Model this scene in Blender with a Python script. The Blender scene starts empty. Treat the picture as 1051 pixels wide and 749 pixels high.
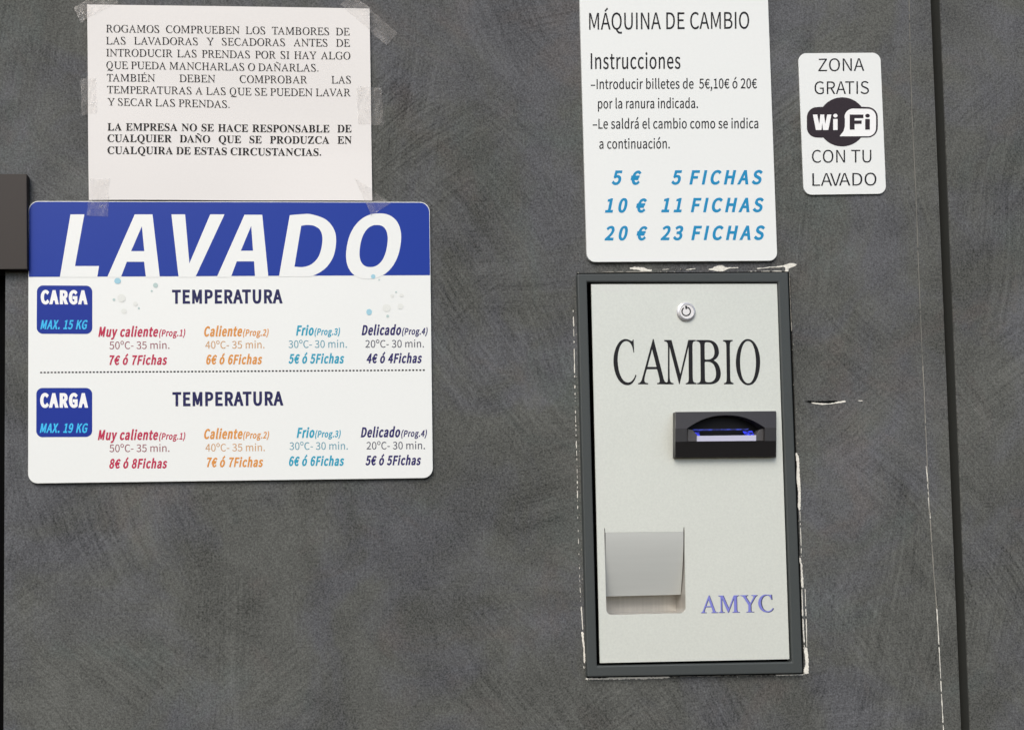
import bpy, bmesh, math, random
import numpy as np
from mathutils import Vector, Matrix, geometry

# ------------------------------------------------------------------ camera, sky, sun, exposure
S = bpy.context.scene
COL = S.collection
R = math.radians
PW_, PH_ = 1051.0, 749.0                     # size of the photograph
FOC, DIST = 800.0, 816.0                     # focal length in photo pixels, distance to the wall in mm
YAW, PITCH, ROLL = R(-1.98750326), R(-1.79599034), R(-0.98227946)
PPX, PPY = PW_ / 2 - 137.682, PH_ / 2 + 153.9185   # principal point: the photo is an off-centre crop
Z0 = 1.25                                    # height of the camera above the ground


def rot3(yaw, pitch, roll):
    cy, sy, cp, sp, cr, sr = math.cos(yaw), math.sin(yaw), math.cos(pitch), math.sin(pitch), math.cos(roll), math.sin(roll)
    ry = Matrix(((cy, 0, sy), (0, 1, 0), (-sy, 0, cy)))
    rx = Matrix(((1, 0, 0), (0, cp, -sp), (0, sp, cp)))
    rz = Matrix(((cr, -sr, 0), (sr, cr, 0), (0, 0, 1)))
    return rz @ rx @ ry


RM = rot3(YAW, PITCH, ROLL)


def w2b(v):                                  # wall axes (x right, y down, z into the wall, mm) to Blender
    return Vector((v[0], v[2], -v[1]))


cam = bpy.data.cameras.new('camera')
cam_o = bpy.data.objects.new('camera', cam)
COL.objects.link(cam_o)
right, down, fwd = w2b(RM[0]), w2b(RM[1]), w2b(RM[2])
m = Matrix((right, -down, -fwd)).transposed().to_4x4()
m.translation = Vector((0, -DIST / 1000, Z0))
cam_o.matrix_world = m
cam.sensor_fit = 'HORIZONTAL'
cam.sensor_width = 36
cam.lens = FOC / PW_ * 36
cam.shift_x = 137.682 / PW_
cam.shift_y = 153.9185 / PW_
cam.clip_start, cam.clip_end = 0.01, 500
S.camera = cam_o

SUN_EL, SUN_AZ = R(48), R(-152)
world = bpy.data.worlds.new('World')
S.world = world
world.use_nodes = True
wn = world.node_tree
sky = wn.nodes.new('ShaderNodeTexSky')
sky.sky_type = 'NISHITA'
sky.sun_disc = False
sky.sun_elevation = SUN_EL
sky.sun_rotation = SUN_AZ
sky.air_density, sky.dust_density, sky.ozone_density = 1.0, 3.0, 0.8
wn.links.new(sky.outputs[0], wn.nodes['Background'].inputs[0])
wn.nodes['Background'].inputs[1].default_value = 0.10
sun = bpy.data.lights.new('sun', 'SUN')
sun.energy = 1.3
sun.angle = R(38)
sun.color = (1.0, 0.985, 0.94)
sun_o = bpy.data.objects.new('sun', sun)
COL.objects.link(sun_o)
sd = Vector((math.sin(SUN_AZ) * math.cos(SUN_EL), math.cos(SUN_AZ) * math.cos(SUN_EL), math.sin(SUN_EL)))
sun_o.rotation_euler = sd.to_track_quat('Z', 'Y').to_euler()
sun_o.location = sd * 5
S.view_settings.view_transform = 'Standard'
S.view_settings.look = 'None'
S.view_settings.exposure = 0.78
S.view_settings.gamma = 1


# ------------------------------------------------------------------ measuring and building helpers
def P(px, py, proud=0.0):
    """The point standing `proud` mm in front of the wall that the photo shows at pixel (px, py)."""
    d = RM.transposed() @ Vector(((px - PPX) / FOC, (py - PPY) / FOC, 1))
    t = (DIST - proud) / d.z
    return Vector((d.x * t / 1000, -proud / 1000, Z0 - d.y * t / 1000))


def lin(r, g, b, k=1.0):
    f = lambda c: (c / 12.92 if c <= 0.04045 else ((c + 0.055) / 1.055) ** 2.4) * k
    return (f(r / 255), f(g / 255), f(b / 255), 1)


def tag(o, label=None, cat=None, group=None, kind=None):
    for k, v in (('label', label), ('category', cat), ('group', group), ('kind', kind)):
        if v:
            o[k] = v
    return o


def thing(name, label, cat, loc, group=None):
    o = bpy.data.objects.new(name, None)
    o.empty_display_size = 0.02
    COL.objects.link(o)
    o.location = loc
    return tag(o, label, cat, group)


def base(o):                                  # world position of an object's origin
    v = Vector((0, 0, 0))
    while o:
        v += o.location
        o = o.parent
    return v


def mesh(name, verts, faces, mat, parent=None, origin=None, bevel=0.0, smooth=False):
    """One mesh object; verts are world points."""
    if origin is None:
        origin = base(parent) if parent else Vector((0, 0, 0))
    me = bpy.data.meshes.new(name)
    me.from_pydata([tuple(Vector(v) - origin) for v in verts], [], faces)
    bm = bmesh.new()
    bm.from_mesh(me)
    bmesh.ops.remove_doubles(bm, verts=bm.verts, dist=1e-7)
    bmesh.ops.recalc_face_normals(bm, faces=bm.faces)
    bm.to_mesh(me)
    bm.free()
    o = bpy.data.objects.new(name, me)
    COL.objects.link(o)
    me.materials.append(mat)
    o.location = origin - (base(parent) if parent else Vector((0, 0, 0)))
    if parent:
        o.parent = parent
    if smooth:
        me.polygons.foreach_set('use_smooth', [True] * len(me.polygons))
    if bevel:
        b = o.modifiers.new('bevel', 'BEVEL')
        b.width = bevel / 1000
        b.segments = 2
        b.limit_method = 'ANGLE'
        b.angle_limit = R(40)
    return o


def solid(loops, front, back):
    """Extrude loops (outer outline + holes) given as functions of depth: loops are lists of (px, py) read at `front`."""
    fl = [[P(x, y, front) for x, y in l] for l in loops]
    return solid_world(fl, front, back)


def solid_world(fl, front, back, side=True):
    vs, fs = [], []
    flat = [p for l in fl for p in l]
    tri = geometry.tessellate_polygon([[Vector((p.x, p.z, 0)) for p in l] for l in fl])
    vs += flat
    fs += [tuple(t) for t in tri]
    if side:
        n = len(flat)
        vs += [Vector((p.x, -back / 1000, p.z)) for p in flat]
        fs += [tuple(i + n for i in t) for t in tri]
        k = 0
        for l in fl:
            c = len(l)
            for i in range(c):
                j = (i + 1) % c
                fs.append((k + i, k + j, k + j + n, k + i + n))
            k += c
    return vs, fs


def rrect(corners, r, n=8, rs=None):
    """Rounded quadrilateral through four pixel corners (TL, TR, BR, BL)."""
    out = []
    for i in range(4):
        c = Vector(corners[i]); a = Vector(corners[i - 1]); b = Vector(corners[(i + 1) % 4])
        rr = rs[i] if rs else r
        if rr <= 0:
            out.append(tuple(c)); continue
        da, db = (a - c).normalized(), (b - c).normalized()
        cen = c + (da + db) * rr
        for k in range(n + 1):
            t = k / n * math.pi / 2
            out.append(tuple(cen - db * rr * math.cos(t) - da * rr * math.sin(t)))
    return out


def circle(cx, cy, rx, ry=None, n=40, a0=0.0):
    ry = ry or rx
    return [(cx + rx * math.cos(a0 + 2 * math.pi * i / n), cy + ry * math.sin(a0 + 2 * math.pi * i / n)) for i in range(n)]


# ------------------------------------------------------------------ lettering: outlines in 1/1000 of the capital height
GLYPHS = {}
KERN = {'AV': -150, 'VA': -150, 'AT': -110, 'TA': -110, 'AY': -110, 'YA': -110, 'LT': -90, 'LV': -90, 'LA': 0, 'PA': -100, 'RA': 0, 'AU': -30, 'UA': -30, 'DA': -40, 'AD': 0, 'OV': -40, 'VO': -40, 'AC': -30, 'CA': -20, 'AG': -30, 'AQ': -40, 'Pr': 0}


def load_glyphs(src):
    font = None
    for line in src.strip().split('\n'):
        if line.startswith('@'):
            font = GLYPHS.setdefault(line[1:], {})
            continue
        ch, a, cs = line[0], *line[2:].split('|')
        font[ch] = (int(a), [[tuple(map(int, p.split(','))) for p in c.split(' ')] for c in cs.split(';') if c])


def grow(loop, ox, oy):
    """Push a closed outline outwards along its normals (letters made bolder)."""
    n = len(loop)
    pts = [loop[i] for i in range(n) if math.hypot(loop[i][0] - loop[i - 1][0], loop[i][1] - loop[i - 1][1]) > 1]
    n = len(pts)
    out = []
    for i in range(n):
        a, b, c = pts[i - 1], pts[i], pts[(i + 1) % n]
        d1 = Vector((b[0] - a[0], b[1] - a[1])).normalized()
        d2 = Vector((c[0] - b[0], c[1] - b[1])).normalized()
        n1, n2 = Vector((d1.y, -d1.x)), Vector((d2.y, -d2.x))
        k = 1 + n1.dot(n2)
        mv = (n1 + n2) / max(k, 0.6)
        out.append((b[0] + mv.x * ox, b[1] + mv.y * oy))
    return out


def area(l):
    return sum(l[i - 1][0] * l[i][1] - l[i][0] * l[i - 1][1] for i in range(len(l))) / 2


def glyph_loops(font, ch, sx, bold, slant):
    adv, cs = GLYPHS[font][ch]
    out = []
    if cs:
        big = max(cs, key=lambda c: abs(area(c)))
        flip = area(big) < 0
        for c in cs:
            l = [(x * sx, y) for x, y in (reversed(c) if flip else c)]
            if bold:
                l = grow(l, bold, bold)
                l = [(x, bold + (y - 0) * 1.0) for x, y in l]
                kk = 1000 / (1000 + 2 * bold)
                l = [(x, y * kk) for x, y in l]
            out.append([(x + y * slant, y) for x, y in l])
    return adv * sx + (2 * bold if bold else 0), out


def text_loops(s, font, a, b, cap, sx=None, bold=0.0, slant=0.0, fit='track', space=None):
    """Outlines (pixel coordinates) of a line of text whose ink runs from pixel a to pixel b along its baseline.
    fit: 'sx' squeezes the letters, 'track' spaces them, 'words' stretches the gaps between words."""
    u = Vector((b[0] - a[0], b[1] - a[1]))
    L = u.length
    u.normalize()
    v = Vector((u.y, -u.x))
    k = cap / 1000.0

    def lay(sx_, track, wgap):
        x, items, prev = 0.0, [], ''
        for ch in s:
            adv, ls = glyph_loops(font, ch, sx_, bold, slant)
            if ch == ' ':
                adv = (space * 1000 if space else adv) + wgap
            x += KERN.get(prev + ch, 0) * sx_ * (1.0 if font != 'bold' else 0.8)
            items.append((x, ls))
            x += adv + track
            prev = ch
        pts = [px + q[0] for px, ls in items for l in ls for q in l]
        return items, min(pts), max(pts)

    want = L / k
    if sx is None:
        lo, hi = 0.2, 3.0
        for _ in range(40):
            mid = (lo + hi) / 2
            _i, p0, p1 = lay(mid, 0, 0)
            lo, hi = (mid, hi) if p1 - p0 < want else (lo, mid)
        items, p0, p1 = lay(lo, 0, 0)
    else:
        _i, p0, p1 = lay(sx, 0, 0)
        extra = want - (p1 - p0)
        if fit == 'words':
            items, p0, p1 = lay(sx, 0, extra / max(1, s.count(' ')))
        else:
            items, p0, p1 = lay(sx, extra / max(1, len(s) - 1), 0)
    out = []
    for x, ls in items:
        g = []
        for l in ls:
            g.append([(a[0] + u.x * (x + q[0] - p0) * k + v.x * q[1] * k, a[1] + u.y * (x + q[0] - p0) * k + v.y * q[1] * k) for q in l])
        if g:
            out.append(g)
    return out


def fill_loops(loops):
    """Triangles covering the outlines by the non-zero winding rule (bold outlines may overlap themselves)."""
    co, ed = [], []
    for l in loops:
        k, n = len(co), len(l)
        co += [Vector(p) for p in l]
        ed += [(k + i, k + (i + 1) % n) for i in range(n)]
    vs, _e, fs, *_r = geometry.delaunay_2d_cdt(co, ed, [], 0, 1e-6)
    vv = np.array([tuple(v) for v in vs])
    tri = np.array([tuple(f) for f in fs if len(f) == 3])
    c = vv[tri].mean(1)
    x, y = c[:, 0:1], c[:, 1:2]
    wn = np.zeros(len(c), int)
    for l in loops:
        a = np.array(l)
        b = np.roll(a, -1, 0)
        cr = (b[:, 0] - a[:, 0]) * (y - a[:, 1]) - (x - a[:, 0]) * (b[:, 1] - a[:, 1])
        up = (a[:, 1] <= y) & (b[:, 1] > y) & (cr > 0)
        dn = (a[:, 1] > y) & (b[:, 1] <= y) & (cr < 0)
        wn += up.sum(1) - dn.sum(1)
    big = max(loops, key=lambda l: abs(area(l)))
    keep = wn > 0 if area(big) > 0 else wn < 0
    return [tuple(p) for p in vv], [tuple(int(i) for i in t) for t in tri[keep]]


def orient(loops):
    """Outer outlines one way round, holes the other (a loop inside another one is a hole)."""
    def within(p, l):
        r = False
        for i in range(len(l)):
            (x1, y1), (x2, y2) = l[i - 1], l[i]
            if (y1 > p[1]) != (y2 > p[1]) and p[0] < (x2 - x1) * (p[1] - y1) / (y2 - y1) + x1:
                r = not r
        return r
    out = []
    for i, l in enumerate(loops):
        d = sum(within(l[0], m_) for j, m_ in enumerate(loops) if j != i)
        out.append(l if (area(l) > 0) == (d % 2 == 0) else l[::-1])
    return out


def print_mesh(name, glyphs, proud, mat, parent, thick=0.0, bend=None, raw=False):
    """Printed shapes (each a list of outlines in pixels) as one mesh lying `proud` mm before the wall."""
    vs, fs = [], []
    for g in glyphs:
        if thick:
            v, f = solid_world([[P(x, y, proud) for x, y in l] for l in g], proud, proud - thick)
        else:
            v, f = fill_loops(g if raw else orient(g))
            v = [P(x, y, proud) for x, y in v]
        n = len(vs)
        vs += v
        fs += [tuple(i + n for i in t) for t in f]
    if bend:
        vs = [Vector((q.x, q.y - bend(q), q.z)) for q in vs]
    return mesh(name, vs, fs, mat, parent)

load_glyphs("""
@sans
 |306|
(|461|326,-267 402,-233 369,-174 339,-113 313,-50 291,15 272,81 256,148 244,217 236,285 231,355 229,424 231,493 236,562 244,631 256,699 272,766 291,832 313,896 339,959 369,1021 402,1080 326,1116 290,1054 257,991 227,927 201,861 179,794 160,724 145,653 134,579 128,503 126,424 128,345 134,269 145,195 160,123 179,54 201,-14 227,-79 257,-143 290,-206
)|461|135,-267 171,-206 204,-143 234,-79 260,-14 282,54 301,123 316,195 327,269 333,345 336,424 333,503 327,579 316,653 301,724 282,794 260,861 234,927 204,991 171,1054 135,1116 57,1080 91,1021 121,959 147,896 170,832 189,766 205,699 217,631 226,562 232,493 233,424 232,355 226,285 217,217 205,148 189,81 170,15 147,-50 121,-113 91,-174 57,-233
,|379|102,-259 138,-242 170,-222 199,-200 225,-174 248,-146 267,-116 282,-84 293,-49 299,-12 302,26 300,52 297,76 291,98 283,117 274,133 262,147 248,158 233,165 215,170 196,172 182,171 154,163 130,149 121,139 107,115 104,100 104,69 107,55 120,30 140,12 165,1 194,-3 209,-1 207,-25 202,-48 195,-70 184,-91 172,-110 156,-128 139,-145 119,-160 72,-186
-|473|63,334 412,334 412,430 63,430
.|379|190,-18 218,-13 231,-8 253,8 270,31 275,45 280,76 275,108 270,122 253,146 243,155 218,167 190,172 161,167 148,162 126,146 109,122 104,108 100,76 104,45 109,31 126,8 148,-8 161,-13
0|757|379,-18 434,-13 484,3 530,29 571,65 606,112 635,169 659,237 676,315 687,404 690,503 687,602 676,690 659,767 635,834 606,891 571,936 530,972 484,998 434,1013 379,1018 324,1013 274,998 228,972 187,936 152,891 123,834 99,767 82,690 72,602 68,503 72,404 82,315 99,237 123,169 152,112 187,65 228,29 274,3 324,-13;379,83 346,87 316,99 288,119 263,147 241,183 223,229 208,283 197,347 191,420 188,503 191,586 197,659 208,722 223,776 241,821 263,857 288,885 316,904 346,916 379,920 412,916 443,904 470,885 495,857 517,821 536,776 550,722 561,659 568,586 570,503 568,420 561,347 550,283 536,229 517,183 495,147 470,119 443,99 412,87
1|757|120,0 668,0 668,104 468,104 468,1000 372,1000 320,974 282,959 215,940 165,929 165,850 344,850 344,104 120,104
2|757|60,0 689,0 689,108 397,108 248,98 316,164 379,229 437,294 488,357 533,420 570,481 601,543 623,604 637,664 641,724 638,776 628,823 612,866 590,904 562,938 529,966 491,988 448,1004 401,1014 349,1018 312,1016 278,1011 245,1003 214,992 185,978 157,961 104,921 55,872 127,801 162,839 200,871 242,895 264,904 287,911 310,915 334,917 370,914 401,907 429,896 453,880 473,861 489,838 502,812 511,784 517,752 518,719 514,667 501,612 479,556 447,497 407,435 357,370 297,301 228,230 149,154 60,74
3|757|359,-18 411,-15 461,-5 507,10 549,31 587,58 619,90 645,127 664,169 677,216 681,267 678,307 670,344 657,378 640,408 619,435 594,459 567,480 536,497 504,511 469,521 469,528 500,540 529,555 555,573 578,593 598,616 615,642 628,670 638,700 645,733 647,768 643,814 633,855 616,892 593,924 564,952 531,975 492,994 450,1007 404,1015 355,1018 321,1016 289,1012 258,1005 201,984 148,955 123,938 76,899 143,820 179,852 198,866 238,890 281,907 327,916 351,917 381,915 409,909 433,901 456,889 475,873 490,855 503,835 512,812 518,786 520,759 518,727 511,697 499,670 482,645 459,623 430,604 394,588 351,577 301,570 243,568 243,472 308,470 364,463 412,452 453,436 485,417 511,395 531,368 544,339 551,307 554,271 551,238 544,208 533,181 517,157 497,136 474,118 447,104 418,94 385,88 351,86 318,88 287,92 258,99 232,109 207,121 161,149 141,166 104,201 40,120 83,78 108,58 135,40 165,24 198,10 234,-2 272,-10 314,-16
4|757|464,0 581,0 581,276 715,276 715,375 581,375 581,1000 443,1000 27,357 27,276 464,276;464,375 157,375 385,716 465,864 471,864 464,698
5|757|357,-18 407,-14 456,-3 502,15 545,40 584,72 618,110 646,154 667,205 680,262 685,325 681,387 669,443 651,491 626,533 596,567 561,595 521,617 478,632 432,641 366,643 333,640 303,633 274,624 233,604 259,894 636,894 636,1000 150,1000 117,533 184,491 217,512 248,528 280,540 313,547 351,550 387,547 420,540 451,528 478,511 501,490 521,464 537,434 548,401 556,363 558,322 555,280 547,241 534,207 517,176 496,149 471,127 443,109 413,96 380,89 345,86 312,87 280,92 252,99 225,108 177,133 135,163 100,196 37,115 81,75 107,57 134,39 164,23 196,10 232,-2 270,-10 312,-16
6|757|411,-18 456,-14 500,-3 541,16 579,41 613,72 642,109 666,151 683,199 695,251 698,307 695,367 686,420 670,467 649,508 623,543 591,571 555,593 514,608 469,618 420,621 373,615 325,600 278,575 233,542 194,501 199,588 209,663 226,727 247,780 273,824 302,859 336,884 372,902 411,912 452,915 470,915 505,908 539,895 570,876 584,865 610,839 681,915 645,949 625,964 581,989 532,1007 476,1016 446,1018 389,1013 333,999 281,975 232,940 189,894 151,837 120,767 96,684 82,588 76,477 81,383 93,299 112,225 139,161 172,106 210,62 254,27 303,2 355,-13;196,401 237,450 279,486 321,510 361,524 400,528 434,525 465,518 492,506 516,489 535,468 551,443 564,414 573,382 578,346 580,307 578,267 571,231 561,198 548,168 531,143 511,121 489,104 465,91 439,83 411,80 375,84 341,94 312,111 285,134 262,163 242,199 225,240 212,288 202,342
7|757|270,0 400,0 406,113 414,218 426,316 442,408 465,497 493,582 529,667 574,751 628,837 693,925 693,1000 67,1000 67,894 553,894 497,813 449,732 408,652 373,570 344,487 321,400 302,309 287,212 277,110
8|757|382,-18 436,-14 486,-5 532,11 573,31 608,57 638,87 662,121 680,158 691,198 694,240 692,280 685,316 675,348 660,378 643,405 623,429 601,450 578,470 527,503 527,510 563,543 581,563 615,609 629,635 641,662 651,691 657,721 659,752 656,797 647,838 632,877 612,911 586,941 555,967 519,987 479,1002 434,1012 385,1015 339,1012 296,1003 257,989 221,969 189,945 162,916 140,883 124,846 114,805 111,761 112,731 118,702 126,675 137,649 151,626 167,603 204,564 246,531 246,525 191,490 166,469 142,445 120,418 101,389 85,358 73,324 65,287 63,248 67,203 78,161 97,123 122,88 153,57 189,32 231,11 278,-5 328,-14;450,543 381,572 319,606 292,625 269,647 250,671 236,697 227,728 224,761 226,789 231,815 241,839 253,860 269,878 287,893 308,906 331,915 356,920 383,922 414,920 442,913 467,903 489,888 508,871 524,850 536,827 545,802 551,774 553,745 551,723 548,701 536,659 526,639 502,599 487,580;383,75 348,77 315,84 285,95 258,109 233,127 213,148 196,172 184,199 176,228 173,259 175,287 180,314 188,340 199,365 212,389 246,432 266,451 311,486 431,434 466,415 497,394 523,371 545,345 562,316 572,282 576,244 573,215 567,188 556,164 541,142 523,122 501,106 476,93 448,83 417,77
9|757|321,-18 376,-13 430,2 481,27 529,63 572,111 610,171 640,243 664,329 678,429 683,543 679,634 667,714 647,786 620,847 587,900 548,942 504,975 455,999 403,1013 347,1018 301,1014 257,1003 216,984 178,960 145,929 116,892 93,849 75,802 64,750 60,693 63,634 73,581 88,534 109,494 135,459 167,430 203,408 243,392 287,382 336,379 361,381 411,392 435,401 482,426 527,460 566,501 560,414 549,339 532,275 511,221 486,177 457,143 425,117 391,99 354,89 317,86 297,87 259,93 224,106 191,125 175,136 147,162 79,85 115,51 135,37 180,11 231,-7 259,-13;565,606 545,579 503,535 460,503 418,483 376,473 356,472 322,475 292,482 265,495 242,511 222,532 206,557 194,586 185,619 179,654 177,693 180,733 186,770 196,803 209,833 226,859 246,880 268,898 293,910 320,918 348,921 384,918 418,908 448,892 475,869 499,841 519,806 536,765 549,718 559,665
A|829|5,0 132,0 229,306 595,306 690,0 824,0 484,1000 344,1000;261,405 351,694 409,898 415,898 474,694 563,405
B|896|138,0 456,0 521,3 581,12 636,26 686,47 729,73 766,105 795,143 817,187 830,237 835,293 832,333 825,368 813,401 798,430 778,455 754,477 728,496 698,511 666,523 632,532 632,539 659,550 683,563 705,580 724,600 740,621 753,645 764,671 771,698 776,726 778,756 773,805 761,849 742,886 715,918 681,944 642,965 597,981 547,991 493,998 434,1000 138,1000;263,576 263,900 462,899 502,895 538,888 568,878 594,864 616,847 632,826 644,801 651,772 653,739 651,710 645,683 634,659 618,638 597,619 571,604 540,592 503,583 461,578 412,576;263,101 263,477 438,477 488,476 534,471 574,462 610,450 640,434 665,414 685,391 699,364 708,333 711,297 708,259 699,225 684,195 664,170 639,149 608,131 573,118 532,108 487,103 438,101
C|870|514,-18 552,-16 588,-12 623,-4 656,6 687,20 716,36 745,54 771,76 821,126 752,206 712,167 670,135 624,112 574,98 520,93 465,97 414,111 368,134 328,165 293,203 263,250 240,303 223,364 212,431 209,503 212,575 223,641 241,701 265,753 296,799 332,837 373,867 419,889 469,903 524,907 573,903 618,890 658,870 695,844 729,813 797,895 758,932 735,950 684,980 655,993 624,1003 592,1011 558,1016 523,1018 448,1012 379,995 315,967 257,928 206,880 162,821 127,754 101,677 85,592 79,499 85,406 100,321 126,244 160,177 203,119 253,71 310,33 373,5 441,-12
D|939|138,0 393,0 479,6 557,22 626,49 687,86 739,133 781,189 815,255 839,330 853,412 858,503 853,595 839,678 814,751 781,816 738,871 686,917 624,953 554,979 475,995 387,1000 138,1000;263,104 263,898 377,898 444,893 504,881 557,860 602,832 641,796 673,752 697,700 715,642 725,576 729,503 725,431 715,365 697,306 673,254 641,209 602,172 557,142 504,121 444,108 377,104
E|804|138,0 729,0 729,108 263,108 263,472 643,472 643,580 263,580 263,894 714,894 714,1000 138,1000
F|753|138,0 263,0 263,449 645,449 645,555 263,555 263,894 714,894 714,1000 138,1000
G|940|531,-18 570,-16 608,-12 644,-5 679,4 711,15 741,29 769,44 795,60 818,79 839,98 839,518 510,518 510,413 723,413 723,151 696,131 680,123 645,108 585,95 543,93 482,97 426,111 376,134 333,165 296,203 265,250 240,303 223,364 212,431 209,503 213,575 224,641 242,701 268,753 299,799 337,837 381,867 429,889 483,903 542,907 597,902 646,889 688,869 725,843 757,813 825,895 787,931 764,948 712,979 682,992 650,1003 615,1011 578,1016 538,1018 460,1012 388,995 322,967 262,928 209,880 164,821 128,754 101,677 85,592 79,499 85,406 101,321 127,244 162,177 206,119 258,71 317,33 383,5 454,-12
H|993|138,0 263,0 263,472 730,472 730,0 857,0 857,1000 730,1000 730,581 263,581 263,1000 138,1000
I|400|138,0 263,0 263,1000 138,1000
K|881|138,0 263,0 263,317 435,521 735,0 876,0 514,621 828,1000 685,1000 266,498 263,498 263,1000 138,1000
L|741|138,0 701,0 701,108 263,108 263,1000 138,1000
M|1108|138,0 251,0 251,581 246,701 235,849 240,849 321,621 510,101 595,101 783,621 864,849 869,849 858,701 853,581 853,0 970,0 970,1000 819,1000 628,465 558,256 553,256 495,424 289,1000 138,1000
N|986|138,0 256,0 256,557 253,652 241,838 247,838 355,632 719,0 849,0 849,1000 729,1000 729,449 734,320 746,164 739,164 632,370 266,1000 138,1000
O|1012|506,-18 579,-12 647,6 709,34 765,73 814,123 855,181 888,249 913,326 928,411 933,503 928,596 913,680 888,756 855,823 814,881 765,929 709,967 647,995 579,1012 506,1018 433,1012 365,995 303,967 247,929 198,881 157,823 124,756 99,680 84,596 79,503 84,411 99,326 124,249 157,181 198,123 247,73 303,34 365,6 433,-12;506,93 454,98 406,112 362,134 324,165 290,204 262,251 239,305 222,365 212,431 209,503 212,575 222,641 239,701 262,753 290,799 324,837 362,867 406,889 454,903 506,907 558,903 606,889 650,867 689,837 722,799 751,753 773,701 790,641 800,575 804,503 800,431 790,365 773,305 751,251 722,204 689,165 650,134 606,112 558,98
P|864|138,0 263,0 263,398 428,398 492,401 551,410 605,425 653,446 695,473 730,507 759,547 780,593 792,647 797,707 792,768 779,821 758,866 730,904 694,935 651,960 602,978 548,990 488,998 423,1000 138,1000;263,501 263,898 407,898 457,896 502,892 541,884 576,872 605,857 629,837 647,812 661,783 669,748 671,707 669,666 661,630 648,599 631,572 608,550 579,532 546,518 507,508 462,503 412,501
Q|1012|506,87 454,92 406,106 362,129 324,160 290,200 262,247 239,301 222,362 212,430 209,503 212,575 222,641 239,701 262,753 290,799 324,837 362,867 406,889 454,903 506,907 558,903 606,889 650,867 689,837 722,799 751,753 773,701 790,641 800,575 804,503 800,430 790,362 773,301 751,247 722,200 689,160 650,129 606,106 558,92;812,-251 847,-250 895,-245 922,-239 955,-228 930,-131 885,-142 825,-146 794,-145 763,-141 733,-134 705,-124 679,-112 655,-98 632,-80 612,-60 595,-38 580,-12 641,3 698,28 749,61 796,102 836,151 870,208 897,272 917,343 929,420 933,503 928,596 913,680 888,756 855,823 814,881 765,929 709,967 647,995 579,1012 506,1018 433,1012 365,995 303,967 247,929 198,881 157,823 124,756 99,680 84,596 79,503 83,418 96,340 117,268 145,203 180,146 222,97 270,56 323,23 381,0 445,-14 464,-53 487,-91 514,-125 545,-156 580,-183 619,-207 662,-226 708,-239 758,-248
R|866|263,525 263,898 431,898 476,896 517,892 553,884 584,873 611,858 634,839 651,816 664,789 671,757 674,720 671,683 664,650 651,620 634,595 611,574 584,556 553,543 517,533 476,527 431,525;686,0 828,0 574,438 613,450 650,465 683,484 712,506 738,533 759,563 776,596 789,634 797,675 799,720 795,779 783,829 762,872 735,908 701,938 661,961 615,979 565,991 509,998 450,1000 138,1000 138,0 263,0 263,424 443,424
S|813|415,-18 475,-14 530,-3 580,14 624,37 663,65 695,98 721,135 739,176 751,220 754,266 752,308 744,346 732,380 715,410 695,437 671,460 644,482 614,501 582,518 359,615 314,640 294,654 276,671 261,689 250,711 243,735 240,763 242,788 249,812 259,833 273,852 291,868 312,882 337,893 364,901 394,906 427,907 454,906 506,898 530,891 575,872 616,846 655,814 720,895 674,935 649,953 592,983 561,995 530,1005 496,1012 462,1016 427,1018 374,1014 325,1005 279,990 238,969 201,943 171,913 146,878 127,840 116,798 112,753 115,711 124,674 138,641 157,611 179,585 204,562 230,542 287,509 513,409 559,383 578,367 595,351 608,331 618,309 624,284 626,255 624,227 617,201 606,177 590,156 571,138 547,122 520,110 489,100 454,95 416,93 385,94 354,98 324,105 295,115 266,127 212,157 186,175 141,217 65,130 92,104 121,80 152,58 185,39 219,22 255,8 293,-3 332,-11 373,-16
T|817|345,0 472,0 472,894 775,894 775,1000 42,1000 42,894 345,894
U|984|492,-18 552,-14 608,-4 660,14 707,41 748,77 784,122 812,178 833,244 847,322 851,412 851,1000 730,1000 730,409 727,342 718,284 704,235 684,194 661,161 633,135 602,116 568,103 531,95 492,93 454,95 418,103 384,116 354,135 327,161 304,194 285,235 271,284 262,342 259,409 259,1000 134,1000 134,412 138,322 151,244 173,178 201,122 236,77 278,41 325,14 377,-4 433,-14
V|784|321,0 467,0 784,1000 656,1000 495,458 430,229 398,128 393,128 372,196 296,458 134,1000 1,1000
X|782|23,0 157,0 300,270 381,432 386,432 472,270 621,0 760,0 467,510 739,1000 607,1000 459,717 402,598 397,598 388,615 181,1000 42,1000 315,517
Z|823|68,0 759,0 759,108 224,108 752,925 752,1000 116,1000 116,894 596,894 68,76
a|768|296,-18 323,-16 350,-12 376,-6 427,13 475,40 542,89 546,89 557,0 659,0 659,456 657,509 650,558 638,603 621,642 599,677 571,706 538,729 499,746 454,756 402,760 367,758 333,754 299,747 268,738 208,716 156,690 112,663 160,577 217,612 261,631 283,640 331,652 382,656 416,654 445,646 469,634 488,618 504,599 516,576 525,552 531,525 535,469 445,457 367,442 298,424 239,403 189,378 150,349 119,316 97,280 85,238 80,192 83,154 91,119 104,88 121,61 142,37 167,18 195,2 226,-9 260,-15;332,83 290,87 271,93 254,100 238,110 225,123 215,138 207,156 202,177 201,201 203,228 211,254 226,277 246,299 274,318 309,336 352,351 404,365 465,377 535,386 535,180 472,131 433,108 393,92 373,87
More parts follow.
